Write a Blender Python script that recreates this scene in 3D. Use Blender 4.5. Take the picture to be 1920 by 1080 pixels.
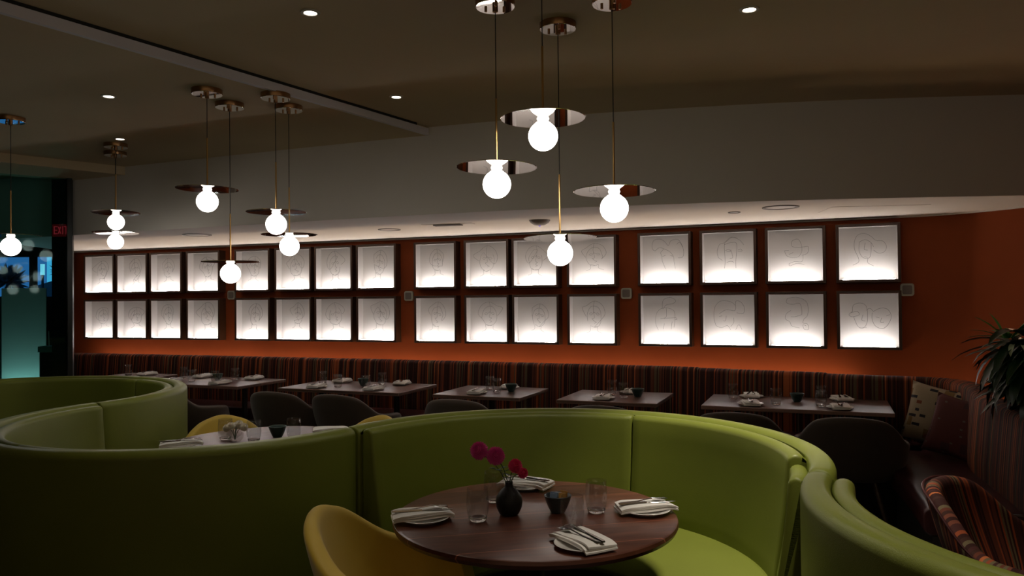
import bpy, bmesh, math, random
from mathutils import Vector, Matrix
PI = math.pi
R = math.radians
rnd = random.Random(7)
SC = bpy.context.scene
for o in list(bpy.data.objects):
    bpy.data.objects.remove(o, do_unlink=True)
COL = SC.collection

# ------------------------------------------------------------------ camera
EYE = 1.53
PITCH, ROLL = R(0.75), R(0.56)
cam_d = bpy.data.cameras.new('camera')
cam_d.sensor_width = 36.0
cam_d.lens = 36.0 * 1450 / 1920
cam_d.clip_start = 0.05
cam = bpy.data.objects.new('camera', cam_d)
COL.objects.link(cam)
right = Vector((1, 0, 0)); up = Vector((0, -math.sin(PITCH), math.cos(PITCH)))
cr, sr = math.cos(ROLL), math.sin(ROLL)
cx = right * cr - up * sr
cy = right * sr + up * cr
cz = cx.cross(cy)
cam.matrix_world = Matrix(((cx.x, cy.x, cz.x, 0), (cx.y, cy.y, cz.y, 0), (cx.z, cy.z, cz.z, EYE), (0, 0, 0, 1)))
SC.camera = cam

# ------------------------------------------------------------------ world, exposure, fill lights
w = bpy.data.worlds.new('dusk_sky')
SC.world = w
w.use_nodes = True
w.node_tree.nodes['Background'].inputs[0].default_value = (0.045, 0.16, 0.42, 1)
w.node_tree.nodes['Background'].inputs[1].default_value = 0.9
SC.view_settings.view_transform = 'Standard'
SC.view_settings.look = 'None'
SC.view_settings.gamma = 1
SC.view_settings.use_curve_mapping = False
SC.view_settings.exposure = 0.0
SC.cycles.max_bounces = 8
SC.cycles.use_light_tree = True
SC.cycles.sample_clamp_indirect = 3.0
SC.cycles.caustics_reflective = False
SC.cycles.caustics_refractive = False

def area_light(name, loc, rot, sx, sy, power, color):
    d = bpy.data.lights.new(name, 'AREA')
    d.shape = 'RECTANGLE'; d.size = sx; d.size_y = sy
    d.energy = power; d.color = color
    o = bpy.data.objects.new(name, d)
    o.location = loc; o.rotation_euler = rot
    COL.objects.link(o)
    return o
# fill lights added behind the camera for the ceiling, bulkhead and room
area_light('rear_fill_uplight', (0.0, -2.0, 1.95), (R(180 - 24), 0, 0), 6.0, 0.5, 20, (1.0, 0.82, 0.60))
area_light('rear_room_fill', (-1.0, -2.2, 2.70), (R(25), 0, 0), 3.0, 1.2, 1.0, (1.0, 0.84, 0.62))
area_light('rear_right_fill', (3.2, -1.5, 2.70), (R(20), 0, 0), 1.6, 1.0, 1.5, (1.0, 0.86, 0.68))

# ------------------------------------------------------------------ tagging
def tag(o, label=None, cat=None, group=None, kind=None):
    if label: o['label'] = label
    if cat: o['category'] = cat
    if group: o['group'] = group
    if kind: o['kind'] = kind
    return o
def empty(name, loc=(0, 0, 0), rz=0.0, label=None, cat=None, group=None):
    o = bpy.data.objects.new(name, None)
    o.empty_display_size = 0.1
    o.location = loc; o.rotation_euler = (0, 0, rz)
    COL.objects.link(o)
    return tag(o, label, cat, group)
def copy_tree(o, parent=None):
    c = o.copy(); COL.objects.link(c); c.parent = parent
    for ch in list(o.children):
        copy_tree(ch, c)
    return c
def dup(o, loc, rz=None, label=None, group=None, rot=None):
    c = copy_tree(o)
    c.location = loc
    if rz is not None: c.rotation_euler = (c.rotation_euler.x, c.rotation_euler.y, rz)
    if rot is not None: c.rotation_euler = rot
    if label: c['label'] = label
    if group: c['group'] = group
    return c

# ------------------------------------------------------------------ geometry helpers
class MB:
    def __init__(s):
        s.v = []; s.f = []; s.uv = []
    def add(s, vs, fs, uvs=None):
        b = len(s.v)
        s.v += [tuple(p) for p in vs]
        s.f += [tuple(i + b for i in f) for f in fs]
        s.uv += list(uvs) if uvs else [(0.0, 0.0)] * len(vs)
        return s
    def box(s, x0, y0, z0, x1, y1, z1):
        vs = [(x, y, z) for z in (z0, z1) for y in (y0, y1) for x in (x0, x1)]
        fs = [(0, 2, 3, 1), (4, 5, 7, 6), (0, 1, 5, 4), (2, 6, 7, 3), (0, 4, 6, 2), (1, 3, 7, 5)]
        return s.add(vs, fs)
    def lathe(s, prof, n=32, c=(0, 0, 0), a0=0.0, closed_ends=True):
        vs = []; fs = []; uvs = []
        m = len(prof)
        for k in range(n):
            a = a0 + 2 * PI * k / n
            for (r, z) in prof:
                vs.append((c[0] + r * math.cos(a), c[1] + r * math.sin(a), c[2] + z)); uvs.append((k / n, z))
        for k in range(n):
            k2 = (k + 1) % n
            for j in range(m - 1):
                fs.append((k * m + j, k2 * m + j, k2 * m + j + 1, k * m + j + 1))
        if closed_ends:
            fs.append(tuple(k * m for k in range(n))[::-1])
            fs.append(tuple(k * m + m - 1 for k in range(n)))
        return s.add(vs, fs, uvs)
    def tube(s, pts, r, n=8, r1=None):
        pts = [Vector(p) for p in pts]
        vs = []; fs = []
        prev = None
        L = len(pts)
        for i, p in enumerate(pts):
            d = (pts[min(i + 1, L - 1)] - pts[max(i - 1, 0)])
            if d.length < 1e-9: d = Vector((0, 0, 1))
            d.normalize()
            if prev is None:
                a = Vector((0, 0, 1)) if abs(d.z) < 0.9 else Vector((1, 0, 0))
                nrm = d.cross(a).normalized()
            else:
                nrm = (prev - d * prev.dot(d))
                nrm = nrm.normalized() if nrm.length > 1e-6 else d.orthogonal().normalized()
            prev = nrm
            b = d.cross(nrm)
            rr = r if r1 is None else r + (r1 - r) * i / (L - 1)
            for k in range(n):
                a = 2 * PI * k / n
                vs.append(p + nrm * (rr * math.cos(a)) + b * (rr * math.sin(a)))
        for i in range(L - 1):
            for k in range(n):
                k2 = (k + 1) % n
                fs.append((i * n + k, i * n + k2, (i + 1) * n + k2, (i + 1) * n + k))
        fs.append(tuple(range(n))[::-1]); fs.append(tuple((L - 1) * n + k for k in range(n)))
        return s.add(vs, fs)
    def sphere(s, r, c=(0, 0, 0), n=24, m=12, sc=(1, 1, 1)):
        vs = [(c[0], c[1], c[2] - r * sc[2])]; fs = []
        for j in range(1, m):
            t = -PI / 2 + PI * j / m
            for k in range(n):
                a = 2 * PI * k / n
                vs.append((c[0] + r * sc[0] * math.cos(t) * math.cos(a), c[1] + r * sc[1] * math.cos(t) * math.sin(a), c[2] + r * sc[2] * math.sin(t)))
        vs.append((c[0], c[1], c[2] + r * sc[2]))
        for k in range(n):
            fs.append((0, 1 + (k + 1) % n, 1 + k))
            for j in range(m - 2):
                a = 1 + j * n
                fs.append((a + k, a + (k + 1) % n, a + n + (k + 1) % n, a + n + k))
            a = 1 + (m - 2) * n
            fs.append((a + k, a + (k + 1) % n, len(vs) - 1))
        return s.add(vs, fs)
    def prism(s, poly, z0, z1):
        n = len(poly)
        vs = [(x, y, z0) for x, y in poly] + [(x, y, z1) for x, y in poly]
        fs = [tuple(range(n))[::-1], tuple(range(n, 2 * n))]
        fs += [(i, (i + 1) % n, n + (i + 1) % n, n + i) for i in range(n)]
        return s.add(vs, fs)
    def xform(s, M):
        s.v = [tuple(M @ Vector(p)) for p in s.v]
        return s
    def build(s, name, mat=None, parent=None, smooth=True, bevel=0, sub=0, loc=None, angle=40, recalc=True):
        me = bpy.data.meshes.new(name)
        me.from_pydata(s.v, [], s.f)
        bm = bmesh.new(); bm.from_mesh(me)
        uvl = bm.loops.layers.uv.new('UVMap')
        bm.verts.ensure_lookup_table()
        for f in bm.faces:
            f.smooth = smooth
            for l in f.loops:
                l[uvl].uv = s.uv[l.vert.index]
        if recalc:
            bmesh.ops.recalc_face_normals(bm, faces=bm.faces)
        if smooth:
            for e in bm.edges:
                if len(e.link_faces) == 2 and e.calc_face_angle(0) > R(angle): e.smooth = False
        bm.to_mesh(me); bm.free()
        o = bpy.data.objects.new(name, me)
        COL.objects.link(o)
        if mat: me.materials.append(mat)
        if parent is not None: o.parent = parent
        if loc: o.location = loc
        if bevel:
            m = o.modifiers.new('bevel', 'BEVEL'); m.width = bevel; m.segments = 3; m.limit_method = 'ANGLE'; m.angle_limit = R(35)
        if sub:
            m = o.modifiers.new('sub', 'SUBSURF'); m.levels = sub; m.render_levels = sub
        return o

def rrect(x0, z0, x1, z1, r, n=4):
    pts = []
    for (cx_, cz_, a) in ((x1 - r, z0 + r, -90), (x1 - r, z1 - r, 0), (x0 + r, z1 - r, 90), (x0 + r, z0 + r, 180)):
        for k in range(n + 1):
            t = R(a + 90.0 * k / n)
            pts.append((cx_ + r * math.cos(t), cz_ + r * math.sin(t)))
    return pts
def inset(prof, e):
    n = len(prof); out = []
    A = sum(prof[i][0] * prof[(i + 1) % n][1] - prof[(i + 1) % n][0] * prof[i][1] for i in range(n))
    sg = 1 if A > 0 else -1
    for i in range(n):
        a = Vector(prof[i - 1]); b = Vector(prof[(i + 1) % n])
        d = b - a
        if d.length < 1e-9: out.append(prof[i]); continue
        d.normalize()
        out.append((prof[i][0] - sg * d.y * e, prof[i][1] + sg * d.x * e))
    return out
def sweep(path, prof, mb=None, end_r=0.0, closed=True):
    """path: list of (x, y); prof: closed list of (offset to the left of travel, z)."""
    mb = mb or MB()
    P = [Vector(p) for p in path]
    if end_r:
        ex = []
        d0 = (P[1] - P[0]).normalized(); d1 = (P[-1] - P[-2]).normalized()
        K = 4
        rings = []
        for k in range(K):
            t = PI / 2 * k / K
            rings.append((P[0] + d0 * (end_r * (1 - math.sin(t))) * 1.0, end_r * (1 - math.cos(PI / 2 - t)) ))
        start = [(P[0] + d0 * (end_r * (1 - math.cos(PI / 2 * k / K))), end_r * (1 - math.sin(PI / 2 * k / K))) for k in range(K)]
        end = [(P[-1] - d1 * (end_r * (1 - math.cos(PI / 2 * k / K))), end_r * (1 - math.sin(PI / 2 * k / K))) for k in range(K)][::-1]
        L0 = [p for p in P if (p - P[0]).dot(d0) > end_r * 0.98 or (p - P[0]).length > 3 * end_r]
        L0 = [p for p in L0 if (P[-1] - p).dot(d1) > end_r * 0.98 or (P[-1] - p).length > 3 * end_r]
        seq = start + [(p, 0.0) for p in L0] + end
    else:
        seq = [(p, 0.0) for p in P]
    n = len(seq); m = len(prof)
    vs = []; uvs = []; fs = []
    sl = 0.0
    per = [0.0]
    for j in range(1, m): per.append(per[-1] + math.dist(prof[j], prof[j - 1]))
    for i, (p, e) in enumerate(seq):
        a = seq[max(i - 1, 0)][0]; b = seq[min(i + 1, n - 1)][0]
        d = (b - a).normalized()
        nl = Vector((-d.y, d.x))
        if i: sl += (p - seq[i - 1][0]).length
        pr = inset(prof, e) if e > 1e-6 else prof
        for j, (o_, z) in enumerate(pr):
            q = p + nl * o_
            vs.append((q.x, q.y, z)); uvs.append((sl, per[j]))
    for i in range(n - 1):
        for j in range(m if closed else m - 1):
            j2 = (j + 1) % m
            fs.append((i * m + j, (i + 1) * m + j, (i + 1) * m + j2, i * m + j2))
    if closed:
        fs.append(tuple(range(m))); fs.append(tuple((n - 1) * m + j for j in range(m))[::-1])
    return mb.add(vs, fs, uvs)
def arc(c, r, a0, a1, step=4.0):
    n = max(2, int(abs(a1 - a0) / step))
    return [(c[0] + r * math.cos(R(a0 + (a1 - a0) * k / n)), c[1] + r * math.sin(R(a0 + (a1 - a0) * k / n))) for k in range(n + 1)]
def spline(pts, sub=8, closed=False):
    pts = [Vector(p) for p in pts]; n = len(pts); out = []
    rng = range(n) if closed else range(n - 1)
    for i in rng:
        if closed: p0, p1, p2, p3 = pts[i - 1], pts[i], pts[(i + 1) % n], pts[(i + 2) % n]
        else: p0, p1, p2, p3 = pts[max(i - 1, 0)], pts[i], pts[i + 1], pts[min(i + 2, n - 1)]
        for k in range(sub):
            t = k / sub
            out.append(0.5 * ((2 * p1) + (p2 - p0) * t + (2 * p0 - 5 * p1 + 4 * p2 - p3) * t * t + (3 * p1 - p0 - 3 * p2 + p3) * t ** 3))
    out.append(pts[0] if closed else pts[-1])
    return [tuple(p) for p in out]

# ------------------------------------------------------------------ materials
MATS = {}
def new_mat(name):
    m = bpy.data.materials.new(name); m.use_nodes = True
    return m, m.node_tree.nodes, m.node_tree.links, m.node_tree.nodes['Principled BSDF']
def pmat(name, col, rough=0.5, metal=0.0, spec=0.5, var=0.0, scale=8.0, bump=0.0, bscale=200.0, coat=0.0, trans=0.0, sheen=0.0):
    m, N, L, b = new_mat(name)
    b.inputs['Base Color'].default_value = (*col, 1)
    b.inputs['Roughness'].default_value = rough
    b.inputs['Metallic'].default_value = metal
    b.inputs['Specular IOR Level'].default_value = spec
    b.inputs['Coat Weight'].default_value = coat
    b.inputs['Transmission Weight'].default_value = trans
    b.inputs['Sheen Weight'].default_value = sheen
    tc = N.new('ShaderNodeTexCoord')
    if var:
        t = N.new('ShaderNodeTexNoise'); t.inputs['Scale'].default_value = scale; t.inputs['Detail'].default_value = 4
        L.new(tc.outputs['Object'], t.inputs['Vector'])
        mx = N.new('ShaderNodeMix'); mx.data_type = 'RGBA'
        mx.inputs[6].default_value = (*[c * (1 - var) for c in col], 1)
        mx.inputs[7].default_value = (*[min(1, c * (1 + var)) for c in col], 1)
        L.new(t.outputs['Fac'], mx.inputs[0]); L.new(mx.outputs[2], b.inputs['Base Color'])
    if bump:
        t2 = N.new('ShaderNodeTexNoise'); t2.inputs['Scale'].default_value = bscale; t2.inputs['Detail'].default_value = 3
        L.new(tc.outputs['Object'], t2.inputs['Vector'])
        bp = N.new('ShaderNodeBump'); bp.inputs['Strength'].default_value = bump; bp.inputs['Distance'].default_value = 0.002
        L.new(t2.outputs['Fac'], bp.inputs['Height']); L.new(bp.outputs[0], b.inputs['Normal'])
    return m
def emat(name, col, strength, base=(0.8, 0.8, 0.8)):
    m, N, L, b = new_mat(name)
    b.inputs['Base Color'].default_value = (*base, 1)
    b.inputs['Emission Color'].default_value = (*col, 1)
    b.inputs['Emission Strength'].default_value = strength
    return m
def wood(name, dark, light, rough=0.3, scale=1.0, planks=0.0, coat=0.3):
    m, N, L, b = new_mat(name)
    tc = N.new('ShaderNodeTexCoord'); mp = N.new('ShaderNodeMapping')
    mp.inputs['Scale'].default_value = (2.0 * scale, 14.0 * scale, 14.0 * scale)
    L.new(tc.outputs['Object'], mp.inputs['Vector'])
    t = N.new('ShaderNodeTexNoise'); t.inputs['Scale'].default_value = 2.2; t.inputs['Detail'].default_value = 7; t.inputs['Distortion'].default_value = 0.8
    L.new(mp.outputs[0], t.inputs['Vector'])
    cr_ = N.new('ShaderNodeValToRGB')
    cr_.color_ramp.elements[0].position = 0.3; cr_.color_ramp.elements[0].color = (*dark, 1)
    cr_.color_ramp.elements[1].position = 0.72; cr_.color_ramp.elements[1].color = (*light, 1)
    L.new(t.outputs['Fac'], cr_.inputs['Fac'])
    out = cr_.outputs['Color']
    if planks:
        sx = N.new('ShaderNodeSeparateXYZ'); L.new(tc.outputs['Object'], sx.inputs[0])
        dv = N.new('ShaderNodeMath'); dv.operation = 'DIVIDE'; dv.inputs[1].default_value = planks; L.new(sx.outputs['Y'], dv.inputs[0])
        fl = N.new('ShaderNodeMath'); fl.operation = 'FLOOR'; L.new(dv.outputs[0], fl.inputs[0])
        wn = N.new('ShaderNodeTexWhiteNoise'); wn.noise_dimensions = '1D'; L.new(fl.outputs[0], wn.inputs['W'])
        fr = N.new('ShaderNodeMath'); fr.operation = 'FRACT'; L.new(dv.outputs[0], fr.inputs[0])
        lt = N.new('ShaderNodeMath'); lt.operation = 'LESS_THAN'; lt.inputs[1].default_value = 0.02; L.new(fr.outputs[0], lt.inputs[0])
        mr = N.new('ShaderNodeMapRange'); mr.inputs['To Min'].default_value = 0.7; mr.inputs['To Max'].default_value = 1.25
        L.new(wn.outputs['Value'], mr.inputs['Value'])
        mul = N.new('ShaderNodeVectorMath'); mul.operation = 'SCALE'; L.new(out, mul.inputs[0]); L.new(mr.outputs[0], mul.inputs['Scale'])
        mx = N.new('ShaderNodeMix'); mx.data_type = 'RGBA'; L.new(lt.outputs[0], mx.inputs[0]); L.new(mul.outputs[0], mx.inputs[6])
        mx.inputs[7].default_value = (light[0] * 1.9, light[1] * 1.9, light[2] * 1.9, 1)
        out = mx.outputs[2]
    L.new(out, b.inputs['Base Color'])
    b.inputs['Roughness'].default_value = rough
    b.inputs['Coat Weight'].default_value = coat; b.inputs['Coat Roughness'].default_value = 0.25
    return m
def stripes(name, freq=95.0, cols=None, rough=0.8, gain=1.0):
    m, N, L, b = new_mat(name)
    cols = cols or [(0.0, (0.035, 0.012, 0.010)), (0.22, (0.12, 0.035, 0.02)), (0.36, (0.28, 0.065, 0.025)), (0.48, (0.05, 0.02, 0.015)),
                    (0.60, (0.13, 0.10, 0.055)), (0.70, (0.42, 0.12, 0.04)), (0.78, (0.06, 0.02, 0.018)), (0.90, (0.16, 0.05, 0.03))]
    uv = N.new('ShaderNodeUVMap'); uv.uv_map = 'UVMap'
    sx = N.new('ShaderNodeSeparateXYZ'); L.new(uv.outputs[0], sx.inputs[0])
    mu = N.new('ShaderNodeMath'); mu.operation = 'MULTIPLY'; mu.inputs[1].default_value = freq; L.new(sx.outputs['X'], mu.inputs[0])
    fl = N.new('ShaderNodeMath'); fl.operation = 'FLOOR'; L.new(mu.outputs[0], fl.inputs[0])
    wn = N.new('ShaderNodeTexWhiteNoise'); wn.noise_dimensions = '1D'; L.new(fl.outputs[0], wn.inputs['W'])
    r_ = N.new('ShaderNodeValToRGB'); r_.color_ramp.interpolation = 'CONSTANT'
    els = r_.color_ramp.elements
    while len(els) < len(cols): els.new(0.5)
    for e, (p, c) in zip(els, cols): e.position = p
    for e, (p, c) in zip(els, cols): e.color = (*[min(1, v * gain) for v in c], 1)
    L.new(wn.outputs['Value'], r_.inputs['Fac'])
    L.new(r_.outputs['Color'], b.inputs['Base Color'])
    b.inputs['Roughness'].default_value = rough; b.inputs['Specular IOR Level'].default_value = 0.2
    return m

M = {}
M['ceil'] = pmat('ceiling_paint', (0.62, 0.50, 0.33), 0.9, var=0.04, scale=3)
M['bulk'] = pmat('bulkhead_paint', (0.68, 0.635, 0.58), 0.9, var=0.04, scale=3)
M['soffit'] = pmat('soffit_paint', (0.74, 0.70, 0.66), 0.85, var=0.03, scale=3)
M['fascia'] = pmat('fascia_window_tint', (0.80, 0.78, 0.86), 0.8)  # bluish window light put into the base colour
M['gap_shade'] = pmat('painted_gap_shade', (0.02, 0.018, 0.015), 0.9)  # shade of the gap put into a near-black colour
M['orange'] = pmat('orange_suede', (0.25, 0.056, 0.018), 0.9, spec=0.15, var=0.22, scale=1.6, bump=0.1, bscale=60)
M['floor'] = wood('dark_floor', (0.02, 0.014, 0.010), (0.05, 0.035, 0.025), 0.5, 0.6, planks=0.15)
M['darkwall'] = pmat('dark_plaster', (0.12, 0.10, 0.085), 0.9, var=0.1)
M['green'] = pmat('green_leather', (0.20, 0.235, 0.035), 0.42, spec=0.4, var=0.10, scale=5, bump=0.25, bscale=350)
M['green_rim'] = pmat('green_leather_piping', (0.155, 0.205, 0.025), 0.45, spec=0.4)
M['base'] = pmat('dark_plinth', (0.02, 0.018, 0.015), 0.5)
M['yellow'] = pmat('mustard_felt', (0.66, 0.46, 0.06), 0.6, var=0.06, scale=10, sheen=0.2, bump=0.1)
M['brownseat'] = pmat('brown_wool', (0.060, 0.042, 0.030), 0.75, var=0.15, scale=15, sheen=0.2)
M['legs'] = wood('chair_leg_wood', (0.04, 0.02, 0.012), (0.09, 0.05, 0.03), 0.4)
M['walnut'] = wood('walnut_top', (0.105, 0.030, 0.017), (0.215, 0.072, 0.040), 0.34, 1.0, planks=0.19, coat=0.15)
M['walnut2'] = wood('walnut_top_dining', (0.085, 0.045, 0.035), (0.15, 0.085, 0.065), 0.3, 1.0, planks=0.16)
M['tbl_leg'] = pmat('table_leg_metal', (0.02, 0.018, 0.017), 0.4, metal=0.6)
M['stripe'] = stripes('striped_banquette_fabric', 95.0, gain=0.8)
M['stripe_chair'] = stripes('striped_chair_fabric', 120.0, gain=1.25)
M['maroon'] = pmat('maroon_leather', (0.055, 0.016, 0.018), 0.28, spec=0.6, var=0.2, scale=4, bump=0.5, bscale=9)
M['brass'] = pmat('brushed_brass', (0.62, 0.38, 0.14), 0.28, metal=1.0)
M['brass_dark'] = pmat('aged_brass', (0.36, 0.20, 0.09), 0.35, metal=1.0)
M['mirror'] = pmat('polished_metal', (0.94, 0.90, 0.86), 0.02, metal=1.0)
M['cord'] = pmat('black_cord', (0.01, 0.009, 0.008), 0.7)
M['globe'] = emat('opal_globe_glow', (1.0, 0.93, 0.84), 10.0)
M['collar'] = emat('opal_collar_glow', (1.0, 0.93, 0.84), 1.1)
M['lens'] = emat('downlight_lens', (1.0, 0.90, 0.76), 9.0)
M['trim'] = pmat('downlight_trim', (0.6, 0.56, 0.5), 0.5)
M['boxframe'] = pmat('bronze_frame', (0.050, 0.022, 0.012), 0.5, var=0.1)
M['boxwhite'] = pmat('white_box_lining', (0.80, 0.77, 0.75), 0.7)
M['led'] = emat('led_strip_glow', (1.0, 0.93, 0.88), 64.0)
M['wire'] = pmat('thin_drawn_wire', (0.16, 0.14, 0.14), 0.5)
M['led_warm'] = emat('warm_led_strip', (1.0, 0.70, 0.42), 42.0)
M['porcelain'] = pmat('white_porcelain', (0.90, 0.88, 0.85), 0.18, spec=0.6)
M['linen'] = pmat('white_linen', (0.92, 0.90, 0.87), 0.85, bump=0.3, bscale=300)
M['steel'] = pmat('cutlery_steel', (0.36, 0.35, 0.34), 0.2, metal=1.0)
M['blackvase'] = pmat('matte_black_ceramic', (0.008, 0.008, 0.009), 0.55)
M['bowlgrey'] = pmat('blue_grey_ceramic', (0.055, 0.08, 0.095), 0.35, var=0.15)
M['bowldark'] = pmat('dark_teal_ceramic', (0.02, 0.05, 0.045), 0.35)
M['magenta'] = pmat('magenta_petals', (1.0, 0.11, 0.48), 0.6, var=0.2, scale=40)
M['crimson'] = pmat('crimson_petals', (0.95, 0.06, 0.22), 0.6, var=0.2, scale=40)
M['stem'] = pmat('flower_stem_green', (0.03, 0.07, 0.02), 0.6)
M['whitepetal'] = pmat('white_petals', (0.95, 0.90, 0.80), 0.6)
M['sac_b'] = pmat('sachet_blue', (0.25, 0.36, 0.55), 0.5)
M['sac_o'] = pmat('sachet_orange', (0.60, 0.33, 0.10), 0.5)
M['sac_w'] = pmat('sachet_white', (0.55, 0.55, 0.55), 0.5)
M['plate_grey'] = pmat('grey_wall_device', (0.42, 0.44, 0.38), 0.5)
M['vent'] = pmat('vent_metal', (0.16, 0.14, 0.13), 0.5)
M['ventlight'] = pmat('white_vent_metal', (0.60, 0.56, 0.52), 0.5)
M['teal_dark'] = pmat('dark_teal_paint', (0.012, 0.035, 0.036), 0.6)
M['column'] = pmat('near_black_steel', (0.008, 0.012, 0.012), 0.35, metal=0.2)
M['leaf_dark'] = pmat('dark_leaf', (0.010, 0.032, 0.010), 0.30, spec=0.6, var=0.3)
M['leaf_light'] = pmat('light_green_leaf', (0.08, 0.30, 0.05), 0.35, var=0.3)
M['leaf_pale'] = pmat('pale_broad_leaf', (0.55, 0.62, 0.42), 0.45)  # one pale colour for two leaf blades
M['trunk'] = pmat('plant_stem', (0.06, 0.045, 0.02), 0.8)
M['planter'] = pmat('black_planter', (0.010, 0.009, 0.009), 0.4)
M['exit'] = emat('exit_red', (1.0, 0.05, 0.07), 0.20, (0.2, 0.0, 0.0))
M['exit_box'] = emat('reflected_sign_red', (1.0, 0.03, 0.04), 0.035, (0.05, 0.0, 0.0))
M['tube'] = emat('white_tube_lamp', (0.75, 1.0, 1.0), 3.0)
M['facade'] = emat('blue_reflection_glow', (0.10, 0.50, 0.80), 0.9, (0.05, 0.2, 0.3))
M['trees'] = pmat('dusk_tree', (0.01, 0.03, 0.03), 0.9)
M['outbuild'] = pmat('dusk_building', (0.05, 0.09, 0.09), 0.9)
def frosted():
    m, N, L, b = new_mat('frosted_lit_glass')
    b.inputs['Base Color'].default_value = (0.62, 0.74, 0.70, 1)
    b.inputs['Roughness'].default_value = 0.6
    return m
M['frost'] = frosted()
def cushion_mat(name, base, marks):
    m, N, L, b = new_mat(name)
    tc = N.new('ShaderNodeTexCoord')
    out = None
    prev = (*base, 1)
    for i, (sc, th, col, st) in enumerate(marks):
        mp = N.new('ShaderNodeMapping'); mp.inputs['Scale'].default_value = st; mp.inputs['Location'].default_value = (i * 3.1, i * 1.7, 0)
        L.new(tc.outputs['Object'], mp.inputs['Vector'])
        v = N.new('ShaderNodeTexVoronoi'); v.inputs['Scale'].default_value = sc; v.distance = 'CHEBYCHEV'
        L.new(mp.outputs[0], v.inputs['Vector'])
        lt = N.new('ShaderNodeMath'); lt.operation = 'LESS_THAN'; lt.inputs[1].default_value = th
        L.new(v.outputs['Distance'], lt.inputs[0])
        mx = N.new('ShaderNodeMix'); mx.data_type = 'RGBA'
        L.new(lt.outputs[0], mx.inputs[0])
        if out is None: mx.inputs[6].default_value = prev
        else: L.new(out, mx.inputs[6])
        mx.inputs[7].default_value = (*col, 1)
        out = mx.outputs[2]
    L.new(out, b.inputs['Base Color']); b.inputs['Roughness'].default_value = 0.85
    return m
M['cushion_beige'] = cushion_mat('beige_patterned_cloth', (0.40, 0.33, 0.22), [(7, 0.22, (0.22, 0.14, 0.05), (1, 1, 1)), (8, 0.20, (0.02, 0.02, 0.03), (1, 1, 2.6)), (6, 0.10, (0.22, 0.07, 0.03), (1, 1, 1.5))])
M['cushion_red'] = cushion_mat('dark_red_patterned_cloth', (0.085, 0.014, 0.010), [(7, 0.2, (0.05, 0.012, 0.012), (1, 1, 1)), (14, 0.12, (0.12, 0.09, 0.07), (1, 1, 1.6))])
def glass_mat(name, col=(1, 1, 1), rough=0.0):
    m, N, L, b = new_mat(name)
    b.inputs['Base Color'].default_value = (*col, 1)
    b.inputs['Roughness'].default_value = rough
    b.inputs['Transmission Weight'].default_value = 1.0
    b.inputs['IOR'].default_value = 1.45
    return m
def thin_glass(name):
    m, N, L, b = new_mat(name)
    N.remove(b)
    out = N['Material Output']
    tr = N.new('ShaderNodeBsdfTransparent'); tr.inputs[0].default_value = (0.93, 0.93, 0.93, 1)
    gl = N.new('ShaderNodeBsdfGlossy'); gl.inputs['Roughness'].default_value = 0.02
    lw = N.new('ShaderNodeLayerWeight'); lw.inputs[0].default_value = 0.5
    pw = N.new('ShaderNodeMath'); pw.operation = 'POWER'; pw.inputs[1].default_value = 4.0; L.new(lw.outputs['Facing'], pw.inputs[0])
    fr = N.new('ShaderNodeMath'); fr.operation = 'MULTIPLY_ADD'; fr.inputs[1].default_value = 0.22; fr.inputs[2].default_value = 0.055; L.new(pw.outputs[0], fr.inputs[0])
    mx = N.new('ShaderNodeMixShader')
    L.new(fr.outputs[0], mx.inputs[0]); L.new(tr.outputs[0], mx.inputs[1]); L.new(gl.outputs[0], mx.inputs[2])
    L.new(mx.outputs[0], out.inputs['Surface'])
    return m
M['glass'] = thin_glass('clear_glass')
M['glass_solid'] = glass_mat('solid_glass_base', (0.95, 0.95, 0.95))
def pane_mat():
    m, N, L, b = new_mat('teal_tinted_pane')
    N.remove(b)
    out = N['Material Output']
    tr = N.new('ShaderNodeBsdfTransparent'); tr.inputs[0].default_value = (0.62, 0.86, 0.86, 1)
    gl = N.new('ShaderNodeBsdfGlossy'); gl.inputs['Roughness'].default_value = 0.03; gl.inputs[0].default_value = (0.85, 1, 1, 1)
    fr = N.new('ShaderNodeFresnel'); fr.inputs[0].default_value = 1.6
    mx = N.new('ShaderNodeMixShader')
    ml = N.new('ShaderNodeMath'); ml.operation = 'MULTIPLY'; ml.inputs[1].default_value = 0.13; L.new(fr.outputs[0], ml.inputs[0])
    L.new(ml.outputs[0], mx.inputs[0]); L.new(tr.outputs[0], mx.inputs[1]); L.new(gl.outputs[0], mx.inputs[2])
    L.new(mx.outputs[0], out.inputs['Surface'])
    return m
M['pane'] = pane_mat()

# ------------------------------------------------------------------ the shell of the room
def wallY(x): return 7.535 - 0.408 * x - 0.006 * x * x
def wall_path():
    P = [(-5.70 + 0.2 * k, wallY(-5.70 + 0.2 * k)) for k in range(45)]     # to x = 3.1
    x0, y0 = P[-1]
    r = 1.05
    for k in range(1, 13):
        t = R(24 + 66 * k / 12)
        P.append((x0 + r * (math.sin(t) - math.sin(R(24))), y0 - r * (math.cos(R(24)) - math.cos(t))))
    P.append((P[-1][0] + 0.02, -4.5))
    return P
WP = wall_path()
CEIL, DROP, SOF = 2.80, 2.74, 2.155
sweep(WP, [(0, 0), (0.15, 0), (0.15, 2.9), (0, 2.9)]).build('wall_back', M['orange'], angle=30)
bpy.data.objects['wall_back']['kind'] = 'structure'
def struct(mb, name, mat, **k):
    o = mb.build(name, mat, **k); o['kind'] = 'structure'; return o
struct(MB().box(-9, -4.5, -0.1, 5.2, 11, 0), 'floor', M['floor'], smooth=False)
struct(MB().box(-9, -4.5, CEIL, 5.2, 11, 2.95), 'ceiling', M['ceil'], smooth=False)
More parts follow.
